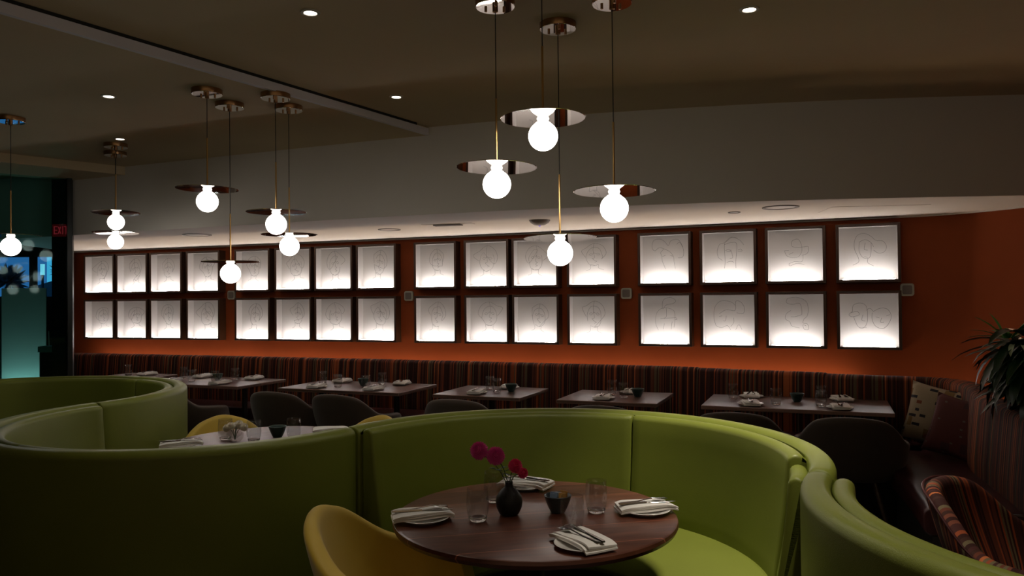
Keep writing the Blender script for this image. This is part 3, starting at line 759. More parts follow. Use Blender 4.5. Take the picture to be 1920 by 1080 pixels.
# ------------------------------------------------------------------ serpentine green booths
def booth(name, c, r0, r1, a0, a1, label, inside_segments, seat=True, gap_ends=True):
    """c centre, shell from radius r0 to r1, arc a0..a1 degrees (increasing = counterclockwise)."""
    t = empty(name, (c[0], c[1], 0), 0, label, 'booth', 'curved green leather booths')
    rm = 0.5 * (r0 + r1); hw = 0.5 * (r1 - r0)
    o = (0, 0)
    sweep(arc(o, rm, a0, a1, 3), rrect(-hw, 0.10, hw, 0.955, hw * 0.80, 6), end_r=0.012).build('back_shell', M['green'], t)
    for (s0, s1, zt, ri) in inside_segments:
        # cushion profile in (offset to the left = inward, z)
        dt = r0 - ri
        th = dt + 0.001
        prof = []
        x_out = -(hw * 0 + 0.0)
        def P_(off, z): return (off, z)
        topr = 0.026
        prof = [(0.0, 0.42), (0.0, zt - 0.008)]
        for k in range(1, 7):
            a = R(90 + 0 + 180 * k / 7.0)
        n_ = 8
        for k in range(n_ + 1):
            a = PI - PI * k / n_
            prof.append((th / 2 + th / 2 * math.cos(a), zt - th * 0.42 + th * 0.42 * math.sin(a)))
        for z_, e_ in ((zt - 0.10, 0.006), (zt - 0.2, 0.016), (zt - 0.3, 0.030), (0.52, 0.048), (0.44, 0.055), (0.42, 0.05)):
            prof.append((th + e_, z_))
        # shift so that offset 0 = shell inner face at radius r0
        cu = sweep(arc(o, r0, s0, s1, 3), prof, end_r=0.014).build('back_cushion', M['green'], t)
        sweep(arc(o, ri + 0.004, s0 + 0.8, s1 - 0.8, 3), [(0.0035 * math.cos(2 * PI * k / 8), zt - th * 0.34 + 0.0035 * math.sin(2 * PI * k / 8)) for k in range(8)]).build('piping', M['green_rim'], cu)
        if seat:
            rs = ri - 0.040
            sp_ = rrect(0.0, 0.32, 0.43, 0.465, 0.035, 5)
            sweep(arc(o, rs, s0 + 1, s1 - 1, 3), sp_, end_r=0.012).build('seat_cushion', M['green'], t)
    if seat:
        sweep(arc(o, r0 - 0.01, a0 + 2, a1 - 2, 4), [(0, 0.0), (0.46, 0.0), (0.46, 0.32), (0, 0.32)]).build('base', M['base'], t)
    return t
cA, cB, cC, cD = (0.14, 3.04), (-1.58, 3.955), (-3.30, 5.00), (1.86, 2.04)
booth('curved_booth', cA, 0.95, 1.04, -29.5, 151.5, 'curved green leather booth in the middle, around the round table with pink flowers',
      [(60.2, 150.8, 0.948, 0.885), (-13.5, 59.8, 0.948, 0.885), (-28.5, -14.0, 0.918, 0.890)])
booth('curved_booth', cB, 0.908, 0.998, -211.0, -28.5, 'curved green leather booth with its back to the viewer at the left',
      [(-121.8, -29.5, 0.945, 0.85), (-210, -122.2, 0.945, 0.85)])
booth('curved_booth', cC, 1.015, 1.105, -31.0, 158, 'farthest curved green leather booth, at the left edge before the glazing',
      [(62, 156, 0.945, 0.955), (-30, 61.6, 0.945, 0.955)])
booth('curved_booth', cD, 0.95, 1.04, 150.0, 322, 'nearest curved green leather booth, cut off at the lower right corner',
      [(151, 240, 0.945, 0.885), (240.4, 321, 0.945, 0.885)])

# ------------------------------------------------------------------ chairs
def tub_chair(name, mat, label, cat, group, seatmat=None, wide=1.0, piping=None, legs=True, tall=0.80, arm=0.625, flat=0.50, size=1.0):
    t = empty(name, (0, 0, 0), 0, label, cat, group)
    # facing +x locally; theta 0 = back (-x)
    NT, NR = 48, 14
    rx, ry = 0.285 * size, 0.285 * wide * size
    def rim_h(th):
        a = abs(th)
        if a < flat: h = tall - 0.02 * (a / flat) ** 2
        elif a < 1.30:
            s = (a - flat) / (1.30 - flat); s = s * s * (3 - 2 * s); h = (tall - 0.02) + (arm - tall + 0.02) * s
        elif a < 2.05: h = arm - 0.02 * (a - 1.30) / 0.75
        elif a < 2.45:
            s = (a - 2.05) / 0.40; s = s * s * (3 - 2 * s); h = (arm - 0.02) + (0.43 - arm + 0.02) * s
        else: h = 0.43
        return h
    def pt(th, f, off=0.0):
        # f 0..1 : 0..0.45 bowl bottom, 0.45..1 wall
        cx_, sy_ = -math.cos(th), math.sin(th)
        e = 0.86
        px = math.copysign(abs(cx_) ** e, cx_); py = math.copysign(abs(sy_) ** e, sy_)
        H = rim_h(th)
        if f < 0.45:
            g = f / 0.45; rr = 0.80 * g; z = 0.385 + 0.025 * g * g
        else:
            g = (f - 0.45) / 0.55
            rr = 0.80 + 0.20 * math.sin(g * PI / 2) ** 0.8
            z = 0.41 + (H - 0.41) * g ** 1.15
        lean = max(0.0, (z - 0.45)) * 0.24 * max(0.0, math.cos(th)) ** 1.0
        return (px * rx * rr - lean, py * ry * rr * (1 + 0.10 * max(0, z - 0.45)), z)
    vs = [pt(0, 0)]; fs = []; uvs = [(0, 0)]
    for j in range(1, NR + 1):
        for k in range(NT):
            th = -PI + 2 * PI * k / NT
            vs.append(pt(th, j / NR)); uvs.append((th * 0.285, j / NR * 0.5))
    for k in range(NT):
        fs.append((0, 1 + k, 1 + (k + 1) % NT))
        for j in range(NR - 1):
            a = 1 + j * NT
            fs.append((a + k, a + NT + k, a + NT + (k + 1) % NT, a + (k + 1) % NT))
    mb_ = MB(); mb_.add(vs, fs, uvs)
    sh = mb_.build('shell', mat, t, recalc=True, angle=180)
    so = sh.modifiers.new('solid', 'SOLIDIFY'); so.thickness = 0.058; so.offset = 0; so.use_rim = True
    su = sh.modifiers.new('sub', 'SUBSURF'); su.levels = 2; su.render_levels = 2
    # seat pad
    prof = [(0.001, 0.415), (0.20, 0.412), (0.222, 0.425), (0.222, 0.445), (0.20, 0.462), (0.001, 0.468)]
    pm = MB().lathe(prof, 40)
    pm.v = [((x * 1.02 + 0.015) * size, y * wide * size, z) for x, y, z in pm.v]
    pm.build('seat_pad', seatmat or mat, t, angle=60)
    if piping:
        pts = [Vector(pt(-2.3 + 4.6 * k / 60, 1.0)) for k in range(61)]
        pts = [p + Vector((-0.0, 0, 0.0)) for p in pts]
        pts = [(p.x * 1.06 - 0.006, p.y * 1.06, p.z - 0.012) for p in pts]
        MB().tube(pts, 0.005, 8).build('piping', piping, t)
    for sx_ in (-1, 1):
        for sy_ in (-1, 1):
            MB().tube([(sx_ * 0.13, sy_ * 0.13, 0.375), (sx_ * 0.23, sy_ * 0.23, 0.0)], 0.018, 10, 0.010).build('leg', M['legs'], t)
    return t
yc = tub_chair('tub_chair', M['yellow'], 'mustard yellow tub chair beside the round table in the foreground', 'chair', 'mustard tub chairs', flat=0.22, size=0.90, tall=0.795)
yc.location = (-0.378, 2.72, 0); yc.rotation_euler = (0, 0, R(-11))
dup(yc, (-1.72, 4.72, 0), R(-62), 'mustard yellow tub chair at the far side of the left round table, left one', 'mustard tub chairs')
dup(yc, (-1.06, 4.68, 0), R(-130), 'mustard yellow tub chair mostly hidden at the far side of the left round table', 'mustard tub chairs')
for o_ in COL.objects:
    if o_.name in ('tub_chair.001', 'tub_chair.002'): o_.scale = (1.09, 1.09, 1.0)
sc_ = tub_chair('striped_tub_chair', M['stripe_chair'], 'orange and brown striped tub chair at the lower right', 'chair', None, wide=1.05, piping=M['maroon'], tall=0.81, arm=0.61, flat=0.50)
sc_.location = (1.92, 2.79, 0); sc_.rotation_euler = (0, 0, R(-46))
bc = tub_chair('dining_chair', M['brownseat'], '', 'chair', 'dark brown tub chairs along the banquette tables', wide=1.08)
U = Vector((0.927, -0.375)); V = Vector((0.375, 0.927))
TABS = [((1.342, 5.543), 1.25, 'rightmost banquette table'), ((0.33, 5.93), 0.77, 'second banquette table from the right'), ((-0.66, 6.34), 0.77, 'third banquette table from the right'),
        ((-2.10, 6.91), 1.24, 'fourth banquette table from the right'), ((-3.65, 7.505), 1.24, 'fifth banquette table from the right'), ((-4.45, 7.90), 0.66, 'farthest left banquette table')]
def tp(ti, a, b, z=0.0):
    p = Vector(TABS[ti][0]) + U * a + V * b
    return (p.x, p.y, z)
RZT = math.atan2(U.y, U.x)
first = True
for ti, a, back, ang, side in ((0, 0.97, 0.24, 90, 'right'), (0, 0.28, 0.24, 92, 'left'), (1, 0.48, 0.18, 90, 'only'), (2, 0.44, 0.20, 92, 'only'), (3, 0.99, 0.22, 88, 'right'), (3, 0.37, 0.22, 92, 'left'), (4, 0.92, 0.24, 80, 'right'), (4, 0.30, 0.24, 92, 'left')):
    lab = 'dark brown tub chair at the %s%s' % (TABS[ti][2], '' if side == 'only' else ', %s of pair' % side)
    p = tp(ti, a, -back)
    if first:
        bc.location = p; bc.rotation_euler = (0, 0, RZT + R(ang)); bc['label'] = lab; first = False
    else:
        dup(bc, p, RZT + R(ang), lab)

# ------------------------------------------------------------------ banquette
def off_pt(x, o_):
    c, d = wall_frame(x)
    return (c.x + d.y * o_, c.y - d.x * o_)
BP = []
x = -5.08
while x < 1.55:
    BP.append(off_pt(x, 0.25)); x += 0.25
BP += [off_pt(1.70, 0.27), off_pt(1.95, 0.31), off_pt(2.2, 0.35), off_pt(2.45, 0.37)]
corner = spline([BP[-1], (2.66, 5.93), (2.93, 5.79), (3.13, 5.66), (3.22, 5.44), (3.16, 5.14), (3.03, 4.86), (2.90, 4.58), (2.80, 4.25), (2.70, 3.93), (2.61, 3.66)], 6)
BACKP = BP[:-1] + corner
bq = empty('banquette', (0, 0, 0), 0, 'long striped banquette with maroon leather seat curving along the orange wall', 'banquette')
# back: travelling +x, right hand side (-offset) = room
def back_prof(zt, th=0.115):
    pr = [(0.0, 0.30), (0.0, zt - 0.03)]
    for k in range(7):
        a = PI - PI * k / 6
        pr.append((-(th / 2) - (th / 2) * math.cos(a) * -1 * -1 if False else -(th / 2 - th / 2 * math.cos(PI * k / 6)), zt - 0.035 + 0.035 * math.sin(PI * k / 6)))
    pr += [(-th - 0.012, zt - 0.15), (-th - 0.03, 0.55), (-th - 0.03, 0.30)]
    return pr
def cut(path, a, b): return path[a:b + 1]
nB = len(BACKP)
idx = [0, 6, 11, 16, 21, 27, 31]
segs = []
k0 = 0
for k1 in (6, 12, 17, 22, 27, 33):
    segs.append((k0, k1)); k0 = k1
segs.append((k0, nB - 1))
for i, (a, b) in enumerate(segs):
    zt = 0.935 if i < 5 else (0.930 if i == 5 else 0.925)
    sub_path = [p for p in BACKP[a:b + 1]]
    mb = sweep(sub_path, back_prof(zt, 0.115 if i < 6 else 0.14), end_r=0.010)
    mb.uv = [(u_ + i * 3.37, v_) for u_, v_ in mb.uv]
    mb.build('back_cushion', M['stripe'], bq)
seatp = BACKP
for i, (a, b) in enumerate(((0, 16), (16, 26), (26, 35), (35, nB - 1))):
    sweep(BACKP[a:b + 1], [(-0.15 - px_, pz_) for px_, pz_ in rrect(0.0, 0.33, 0.46, 0.47, 0.04, 5)], end_r=0.012).build('seat_cushion', M['maroon'], bq)
sweep(BACKP, [(-0.02, 0), (-0.57, 0), (-0.57, 0.33), (-0.02, 0.33)]).build('base', M['base'], bq)
# warm LED strip lying behind the banquette back, washing the wall
LP = [off_pt(-5.0 + 0.3 * k, 0.085) for k in range(27)]
ext = [WP[i] for i in range(44, len(WP) - 1)]
ext = [(p[0] - 0.06, p[1] - 0.05) for p in WP[46:53]]
led = empty('wall_wash_light', (0, 0, 0), 0, 'warm strip light hidden behind the banquette back, washing the orange wall', 'strip light')
mc, ml_ = MB(), MB()
for P_, z_ in ((LP, 0.70), (ext, 0.46)):
    sweep(P_, [(-0.022, z_), (0.022, z_), (0.022, z_ + 0.015), (-0.022, z_ + 0.015)], mc)
    sweep(P_, [(-0.012, z_ + 0.016), (0.012, z_ + 0.016), (0.012, z_ + 0.020), (-0.012, z_ + 0.020)], ml_)
mc.build('channel', M['tbl_leg'], led); ml_.build('led_strip', M['led_warm'], led)

def pillow(name, loc, rot, size, mat, label):
    n = 12; vs = []; fs = []
    for s in (1, -1):
        for j in range(n + 1):
            for i in range(n + 1):
                u = -1 + 2 * i / n; v = -1 + 2 * j / n
                pin = 1 - 0.07 * (1 - abs(v) ** 2) * abs(u) - 0.0
                h = 0.16 * ((1 - u ** 4) * (1 - v ** 4)) ** 0.55 * 0.42
                vs.append((u * 0.5 * (1 - 0.08 * (1 - v * v)), s * h, v * 0.5 * (1 - 0.08 * (1 - u * u))))
    N1 = (n + 1) ** 2
    for b_ in (0, N1):
        for j in range(n):
            for i in range(n):
                a = b_ + j * (n + 1) + i
                fs.append((a, a + 1, a + n + 2, a + n + 1))
    mb_ = MB(); mb_.add([(x_ * size, y_ * size * 1.6, z_ * size) for x_, y_, z_ in vs], fs)
    o = mb_.build(name, mat, None, angle=180)
    bm = bmesh.new(); bm.from_mesh(o.data); bmesh.ops.remove_doubles(bm, verts=bm.verts, dist=0.0015); bmesh.ops.recalc_face_normals(bm, faces=bm.faces)
    bm.to_mesh(o.data); bm.free()
    o.location = loc; o.rotation_euler = rot
    return tag(o, label, 'cushion')
pillow('throw_cushion', (2.93, 5.34, 0.685), (R(-16), R(10), R(-42)), 0.42, M['cushion_beige'], 'beige patterned square throw cushion leaning in the banquette corner')
pillow('throw_cushion', (2.86, 4.98, 0.665), (R(-18), R(8), R(-62)), 0.40, M['cushion_red'], 'dark red patterned throw cushion in front of the beige one')

# ------------------------------------------------------------------ tables
def round_table(x, y, r, label, rz, mat):
    t = empty('round_table', (x, y, 0), rz, label, 'table', 'round walnut booth tables')
    MB().lathe([(0.001, 0.712), (r - 0.03, 0.712), (r - 0.006, 0.722), (r, 0.735), (r - 0.003, 0.746), (r - 0.010, 0.75), (0.001, 0.75)], 96).build('tabletop', mat, t)
    MB().lathe([(0.001, 0.0), (0.27, 0.0), (0.27, 0.012), (0.05, 0.03), (0.032, 0.06), (0.032, 0.68), (0.10, 0.712), (0.001, 0.712)], 40).build('pedestal', M['tbl_leg'], t)
    return t
round_table(0.075, 2.81, 0.51, 'round walnut table in the foreground set for four with pink dahlias', R(12), M['walnut'])
round_table(-1.37, 4.28, 0.54, 'round walnut table at the left behind the green booth back', R(40), M['walnut2'])
def rect_table(ti):
    (p, wd, nm) = TABS[ti]
    t = empty('dining_table', (p[0], p[1], 0), RZT, 'rectangular walnut table, ' + nm, 'table', 'walnut tables in front of the banquette')
    dp = 0.68
    MB().box(0, 0, 0.722, wd, dp, 0.75).build('tabletop', M['walnut2'], t, smooth=False, bevel=0.005)
    if wd > 1:
        for xx in (0.22, wd - 0.22):
            MB().lathe([(0.001, 0), (0.20, 0), (0.20, 0.012), (0.03, 0.03), (0.025, 0.69), (0.09, 0.721), (0.001, 0.721)], 24, (xx, dp / 2, 0)).build('pedestal', M['tbl_leg'], t)
    else:
        MB().lathe([(0.001, 0), (0.22, 0), (0.22, 0.012), (0.03, 0.03), (0.025, 0.69), (0.09, 0.721), (0.001, 0.721)], 24, (wd / 2, dp / 2, 0)).build('pedestal', M['tbl_leg'], t)
for ti in range(6): rect_table(ti)

# ------------------------------------------------------------------ tableware prototypes
TZ = 0.7503
def make_plate():
    return MB().lathe([(0.001, 0.004), (0.050, 0.004), (0.052, 0.0), (0.056, 0.0), (0.058, 0.005), (0.088, 0.0125), (0.090, 0.0145), (0.088, 0.0155), (0.060, 0.0085), (0.054, 0.0065), (0.001, 0.0065)], 48).build('plate', M['porcelain'])
def make_napkin():
    n, m_ = 14, 8
    vs = []; fs = []
    Lx, Ly = 0.105, 0.056
    mb_ = MB()
    for layer, (dx, dy, z0, sx_, sy_) in enumerate(((0.0, 0.0, 0.0, 1.0, 1.0), (0.004, 0.004, 0.0062, 0.985, 0.95), (-0.003, -0.004, 0.0124, 0.96, 0.90))):
        g = []
        for j in range(m_ + 1):
            for i in range(n + 1):
                u = -1 + 2 * i / n; v = -1 + 2 * j / m_
                z = z0 + 0.0025 * math.sin(2.3 * u + 1.1 * v + layer) - (0.006 * max(0, abs(u) - 0.78) / 0.22)
                g.append((dx + u * Lx * sx_ * (1 - 0.03 * v), dy + v * Ly * sy_ + 0.004 * math.sin(2.2 * u), z + 0.006))
        N1 = len(g)
        vv = g + [(x_, y_, z_ - 0.0052 * (1.0 if abs(0) == 0 else 1)) for x_, y_, z_ in g]
        ff = []
        for j in range(m_):
            for i in range(n):
                a = j * (n + 1) + i
                ff.append((a, a + 1, a + n + 2, a + n + 1)); ff.append((N1 + a, N1 + a + n + 1, N1 + a + n + 2, N1 + a + 1))
        ring = [i for i in range(n + 1)] + [j * (n + 1) + n for j in range(1, m_ + 1)] + [m_ * (n + 1) + i for i in range(n - 1, -1, -1)] + [j * (n + 1) for j in range(m_ - 1, 0, -1)]
        for k in range(len(ring)):
            a, b = ring[k], ring[(k + 1) % len(ring)]
            ff.append((a, N1 + a, N1 + b, b))
        mb_.add(vv, ff)
    return mb_.build('napkin', M['linen'], angle=60)
def flat_shape(out, zf, th=0.0022, mb_=None):
    mb_ = mb_ or MB()
    n = len(out)
    vs = [(x_, y_, zf(x_) + th) for x_, y_ in out] + [(x_, y_, zf(x_)) for x_, y_ in out]
    fs = [tuple(range(n)), tuple(range(n, 2 * n))[::-1]] + [(i, n + i, n + (i + 1) % n, (i + 1) % n) for i in range(n)]
    return mb_.add(vs, fs)
def strip(stations, zf, th=0.0024, mb_=None):
    """stations: (x, half width, centre y)"""
    mb_ = mb_ or MB(); vs = []; fs = []
    for (x_, hw, cy_) in stations:
        z = zf(x_)
        vs += [(x_, cy_ - hw, z), (x_, cy_ + hw, z), (x_, cy_ + hw * 0.7, z + th), (x_, cy_ - hw * 0.7, z + th)]
    n = len(stations)
    for i in range(n - 1):
        for k in range(4):
            k2 = (k + 1) % 4
            fs.append((4 * i + k, 4 * i + k2, 4 * (i + 1) + k2, 4 * (i + 1) + k))
    fs.append((0, 3, 2, 1)); fs.append((4 * n - 4, 4 * n - 3, 4 * n - 2, 4 * n - 1))
    return mb_.add(vs, fs)
def make_fork():
    zf = lambda x_: 0.003 + 0.006 * math.exp(-((x_ - 0.035) / 0.025) ** 2)
    t = empty('fork', (0, 0, 0), 0, None, 'fork')
    strip([(-0.095, 0.004, 0), (-0.09, 0.0065, 0), (-0.06, 0.006, 0), (-0.02, 0.003, 0), (0.02, 0.0025, 0), (0.035, 0.004, 0)], zf).build('handle', M['steel'], t)
    mb_ = strip([(0.035, 0.004, 0), (0.045, 0.010, 0), (0.062, 0.012, 0), (0.066, 0.012, 0)], zf)
    for yy in (-0.0095, -0.0032, 0.0032, 0.0095): strip([(0.064, 0.0022, yy), (0.085, 0.0020, yy), (0.096, 0.0009, yy)], zf, 0.002, mb_)
    mb_.build('tines', M['steel'], t)
    return t
def make_knife():
    zf = lambda x_: 0.003
    t = empty('knife', (0, 0, 0), 0, None, 'knife')
    strip([(-0.105, 0.005, 0), (-0.10, 0.0075, 0), (-0.05, 0.0065, 0), (0.0, 0.005, 0)], zf, 0.005).build('handle', M['steel'], t)
    strip([(0.0, 0.004, 0), (0.02, 0.008, 0), (0.07, 0.0085, -0.0005), (0.095, 0.0065, -0.002), (0.108, 0.001, -0.005)], zf, 0.0018).build('blade', M['steel'], t)
    return t
def make_glass():
    t = empty('water_glass')
    MB().lathe([(0.031, 0.006), (0.037, 0.025), (0.0405, 0.055), (0.0395, 0.085), (0.037, 0.116), (0.0362, 0.1165), (0.0355, 0.116), (0.038, 0.085), (0.0390, 0.055),
                (0.0355, 0.026), (0.030, 0.014)], 40, closed_ends=False).build('glass_wall', M['glass'], t, angle=60)
    MB().lathe([(0.001, 0.0), (0.026, 0.0), (0.0305, 0.004), (0.0335, 0.013), (0.030, 0.014), (0.020, 0.0105), (0.001, 0.009)], 40).build('thick_base', M['glass_solid'], t, angle=60)
    return t
def make_bowl(mat):
    return MB().lathe([(0.001, 0.0), (0.024, 0.0), (0.026, 0.003), (0.034, 0.018), (0.045, 0.045), (0.050, 0.062), (0.0485, 0.0635), (0.046, 0.062), (0.041, 0.045), (0.030, 0.018), (0.001, 0.010)], 40).build('condiment_bowl', mat, angle=60)
PL, NK, FK, KN, GL, BW, BD = make_plate(), make_napkin(), make_fork(), make_knife(), make_glass(), make_bowl(M['bowlgrey']), make_bowl(M['bowldark'])
tag(PL, None, 'plate'); tag(NK, None, 'napkin'); tag(GL, None, 'glass'); tag(BW, None, 'bowl'); tag(BD, None, 'bowl')
used = set()
def place(proto, loc, rz, label, group=None, rot=None):
    if proto.name not in used:
        used.add(proto.name); o = proto
        o.location = loc
        o.rotation_euler = rot if rot else (0, 0, rz)
        o['label'] = label
    else:
        o = dup(proto, loc, None if rot else rz, label, None, rot)
        if not rot: o.rotation_euler = (0, 0, rz)
    if group: o['group'] = group
    return o
def setting(x, y, rz, where, gtab, nk_rz=0.25, nk_off=(0, 0), cut=True):
    place(PL, (x, y, TZ), 0, 'small white round plate, %s' % where, 'white plates on ' + gtab)
    a = rz + nk_rz
    place(NK, (x + nk_off[0], y + nk_off[1], TZ + 0.0142), a, 'folded white napkin on the plate, %s' % where, 'folded napkins on ' + gtab)
    if cut:
        c_, s_ = math.cos(rz), math.sin(rz)
        z = TZ + 0.0330
        place(FK, (x + nk_off[0] - s_ * 0.013, y + nk_off[1] + c_ * 0.013, z), rz + R(7), 'steel fork on the napkin, %s' % where, 'cutlery on ' + gtab)
        place(KN, (x + nk_off[0] + s_ * 0.016, y + nk_off[1] - c_ * 0.016, z), rz - R(3), 'steel knife on the napkin, %s' % where, 'cutlery on ' + gtab)
gA = 'the foreground round table'
setting(-0.318, 2.735, R(12), 'left side of the foreground round table', gA, R(4), (-0.01, 0.01))
setting(0.475, 2.81, R(14), 'right side of the foreground round table', gA, R(-4), (0.0, 0.01))
setting(0.047, 3.192, R(150), 'behind the vase on the foreground round table', gA, R(5))
setting(0.213, 2.43, R(118), 'front of the foreground round table', gA, R(0), (0.0, 0.012))
for (x, y, wh) in ((-0.128, 2.725, 'left of the black vase'), (-0.076, 2.978, 'behind the black vase to its left'), (0.298, 2.816, 'to the right of the sugar bowl'), (0.195, 2.60, 'behind the front napkin')):
    place(GL, (x, y, TZ), 0, 'clear stemless water glass on the foreground table, %s' % wh, 'water glasses on the foreground round table')
place(BW, (0.159, 2.821, TZ), 0, 'blue grey bowl of sugar sachets at the middle of the foreground table')
BW.scale = (1, 1, 1)
sac = MB(); sac.prism(rrect(-0.014, -0.024, 0.014, 0.024, 0.002, 2), 0, 0.003)
sp0 = sac.build('sugar_sachet', M['sac_b'], bevel=0.001)
tag(sp0, 'blue paper sugar sachet standing in the blue grey bowl', 'sachet', 'blue sachets in the sugar bowl')
gs = random.Random(4)
kinds = [('sac_b', 'blue'), ('sac_b', 'blue'), ('sac_b', 'blue'), ('sac_o', 'orange'), ('sac_o', 'orange'), ('sac_w', 'white'), ('sac_w', 'white')]
mesh_by = {'sac_b': sp0.data}
for i, (mk, cn) in enumerate(kinds):
    if i == 0: o = sp0
    else:
        if mk not in mesh_by:
            md = sp0.data.copy(); md.materials.clear(); md.materials.append(M[mk]); mesh_by[mk] = md
        o = sp0.copy(); o.data = mesh_by[mk]; COL.objects.link(o)
    side = {'blue': -0.014, 'orange': 0.016, 'white': 0.0}[cn]
    o.location = (0.159 + side + gs.uniform(-0.006, 0.006), 2.821 - 0.018 + 0.010 * (i % 4), TZ + 0.048 + gs.uniform(0, 0.004))
    o.rotation_euler = (R(75 + gs.uniform(-12, 12)), R(gs.uniform(-10, 10)), R(gs.uniform(-35, 35)))
    tag(o, '%s paper sugar sachet standing in the blue grey bowl' % cn, 'sachet', '%s sachets in the sugar bowl' % cn)

# vase and dahlias
va = MB().lathe([(0.001, 0.0), (0.028, 0.0), (0.036, 0.006), (0.046, 0.028), (0.0485, 0.046), (0.045, 0.066), (0.032, 0.086), (0.018, 0.098), (0.0135, 0.108), (0.0150, 0.118), (0.0125, 0.118), (0.0105, 0.108), (0.001, 0.100)], 48).build('bud_vase', M['blackvase'])
va.location = (-0.018, 2.799, TZ); tag(va, 'round matte black bud vase with a narrow neck holding pink dahlias', 'vase')
def dahlia(neck, head, r, mat, face, label, group, seed=1, leaf=True, name='dahlia'):
    g = random.Random(seed)
    t = empty(name, neck, 0, label, 'flower', group)
    nk = Vector(neck); hd = Vector(head) - nk
    mid = hd * 0.5 + Vector((0, 0, 0.012))
    MB().tube(spline([(0, 0, -0.02), tuple(mid * 0.5), tuple(mid), tuple(hd)], 6), 0.0018, 6).build('stem', M['stem'], t)
    F = Vector(face).normalized(); A = F.orthogonal().normalized(); B = F.cross(A)
    mb_ = MB()
    rings = 8
    for j in range(rings):
        el = R(-35 + 115 * j / (rings - 1)); n = max(5, int(20 * math.cos(el * 0.85) + 4)); ln = r * (1.0 - 0.25 * j / rings)
        for k in range(n):
            a = 2 * PI * (k + 0.5 * (j % 2)) / n + g.uniform(-.05, .05)
            rad = A * math.cos(a) + B * math.sin(a)
            d = rad * math.cos(el) + F * math.sin(el)
            tng = (-A * math.sin(a) + B * math.cos(a))
            upv = d.cross(tng)
            wd = r * 0.15
            p0 = hd + d * ln * 0.30; p1 = hd + d * ln * 0.72; p2 = hd + d * ln * g.uniform(0.95, 1.05)
            mb_.add([p0 - tng * wd * 0.4, p0 + tng * wd * 0.4, p1 + tng * wd + upv * wd * 0.5, p1 - upv * wd * 0.1, p1 - tng * wd + upv * wd * 0.5, p2], [(0, 1, 2, 3), (0, 3, 4), (3, 2, 5), (4, 3, 5)])
    mb_.sphere(r * 0.55, tuple(hd), 12, 8)
    mb_.build('flower_head', mat, t, recalc=False, angle=180)
    if leaf:
        lf = MB()
        for q_ in (-1, 1):
            b0 = mid * 0.7; dr = Vector((q_ * 0.8, g.uniform(-.5, .3), 0.35)).normalized(); sd = dr.cross(Vector((0, 0, 1))).normalized()
            L_ = 0.040
            lf.add([b0, b0 + dr * L_ * .5 + sd * 0.010, b0 + dr * L_ - Vector((0, 0, .008)), b0 + dr * L_ * .5 - sd * 0.010], [(0, 1, 2, 3)])
        lf.build('leaf', M['stem'], t, smooth=False)
nk = (-0.018, 2.799, TZ + 0.112)
dahlia(nk, (-0.125, 2.78, 0.985), 0.037, M['magenta'], (-0.5, -0.8, 0.5), 'magenta dahlia, left of the two large blooms in the black vase', 'dahlias in the black vase', 1)
dahlia(nk, (-0.064, 2.76, 0.970), 0.037, M['magenta'], (0.1, -0.9, 0.4), 'magenta dahlia, right of the two large blooms in the black vase', 'dahlias in the black vase', 2)
dahlia(nk, (0.006, 2.78, 0.930), 0.029, M['crimson'], (0.2, -0.7, 0.7), 'small crimson dahlia, upper of the two small blooms', 'dahlias in the black vase', 3)
dahlia(nk, (0.033, 2.77, 0.905), 0.022, M['crimson'], (0.6, -0.8, 0.1), 'small crimson dahlia, lowest bloom at the right', 'dahlias in the black vase', 4, leaf=False)

# left round table
gB = 'the left round table'
setting(-1.78, 4.15, R(20), 'front left of the left round table', gB, R(4))
setting(-1.07, 4.55, R(15), 'right side of the left round table', gB, R(0), cut=False)
place(GL, (-1.235, 4.36, TZ), 0, 'clear water glass on the left round table, right of the bowl', 'water glasses on the left round table')
place(GL, (-1.44, 4.30, TZ), 0, 'clear water glass on the left round table, left of the bowl', 'water glasses on the left round table')
place(GL, (-1.62, 4.36, TZ), 0, 'clear water glass on the left round table, beside the white flowers', 'water glasses on the left round table')
place(BD, (-1.345, 4.42, TZ), 0, 'dark bowl of sugar sachets on the left round table')
vb = MB().lathe([(0.001, 0), (0.03, 0), (0.045, 0.02), (0.047, 0.04), (0.036, 0.06), (0.033, 0.062), (0.04, 0.04), (0.001, 0.01)], 32).build('low_vase', M['glass'])
vb.location = (-1.545, 4.30, TZ); tag(vb, 'low clear glass vase with white flowers on the left round table', 'vase')
for i, (dx, dy, dz) in enumerate(((-0.045, 0, 0.075), (-0.015, -0.02, 0.09), (0.02, 0.01, 0.095), (0.05, 0, 0.08), (0.0, 0.03, 0.085))):
    dahlia((-1.545, 4.30, TZ + 0.03), (-1.545 + dx, 4.30 + dy, TZ + dz), 0.026, M['whitepetal'], (dx * 8, -0.5, 0.8), ['leftmost', 'front left', 'front right', 'rightmost', 'rearmost'][i] + ' white flower in the low glass vase on the left round table', 'white flowers in the low vase', 11 + i, False, 'white_flower')

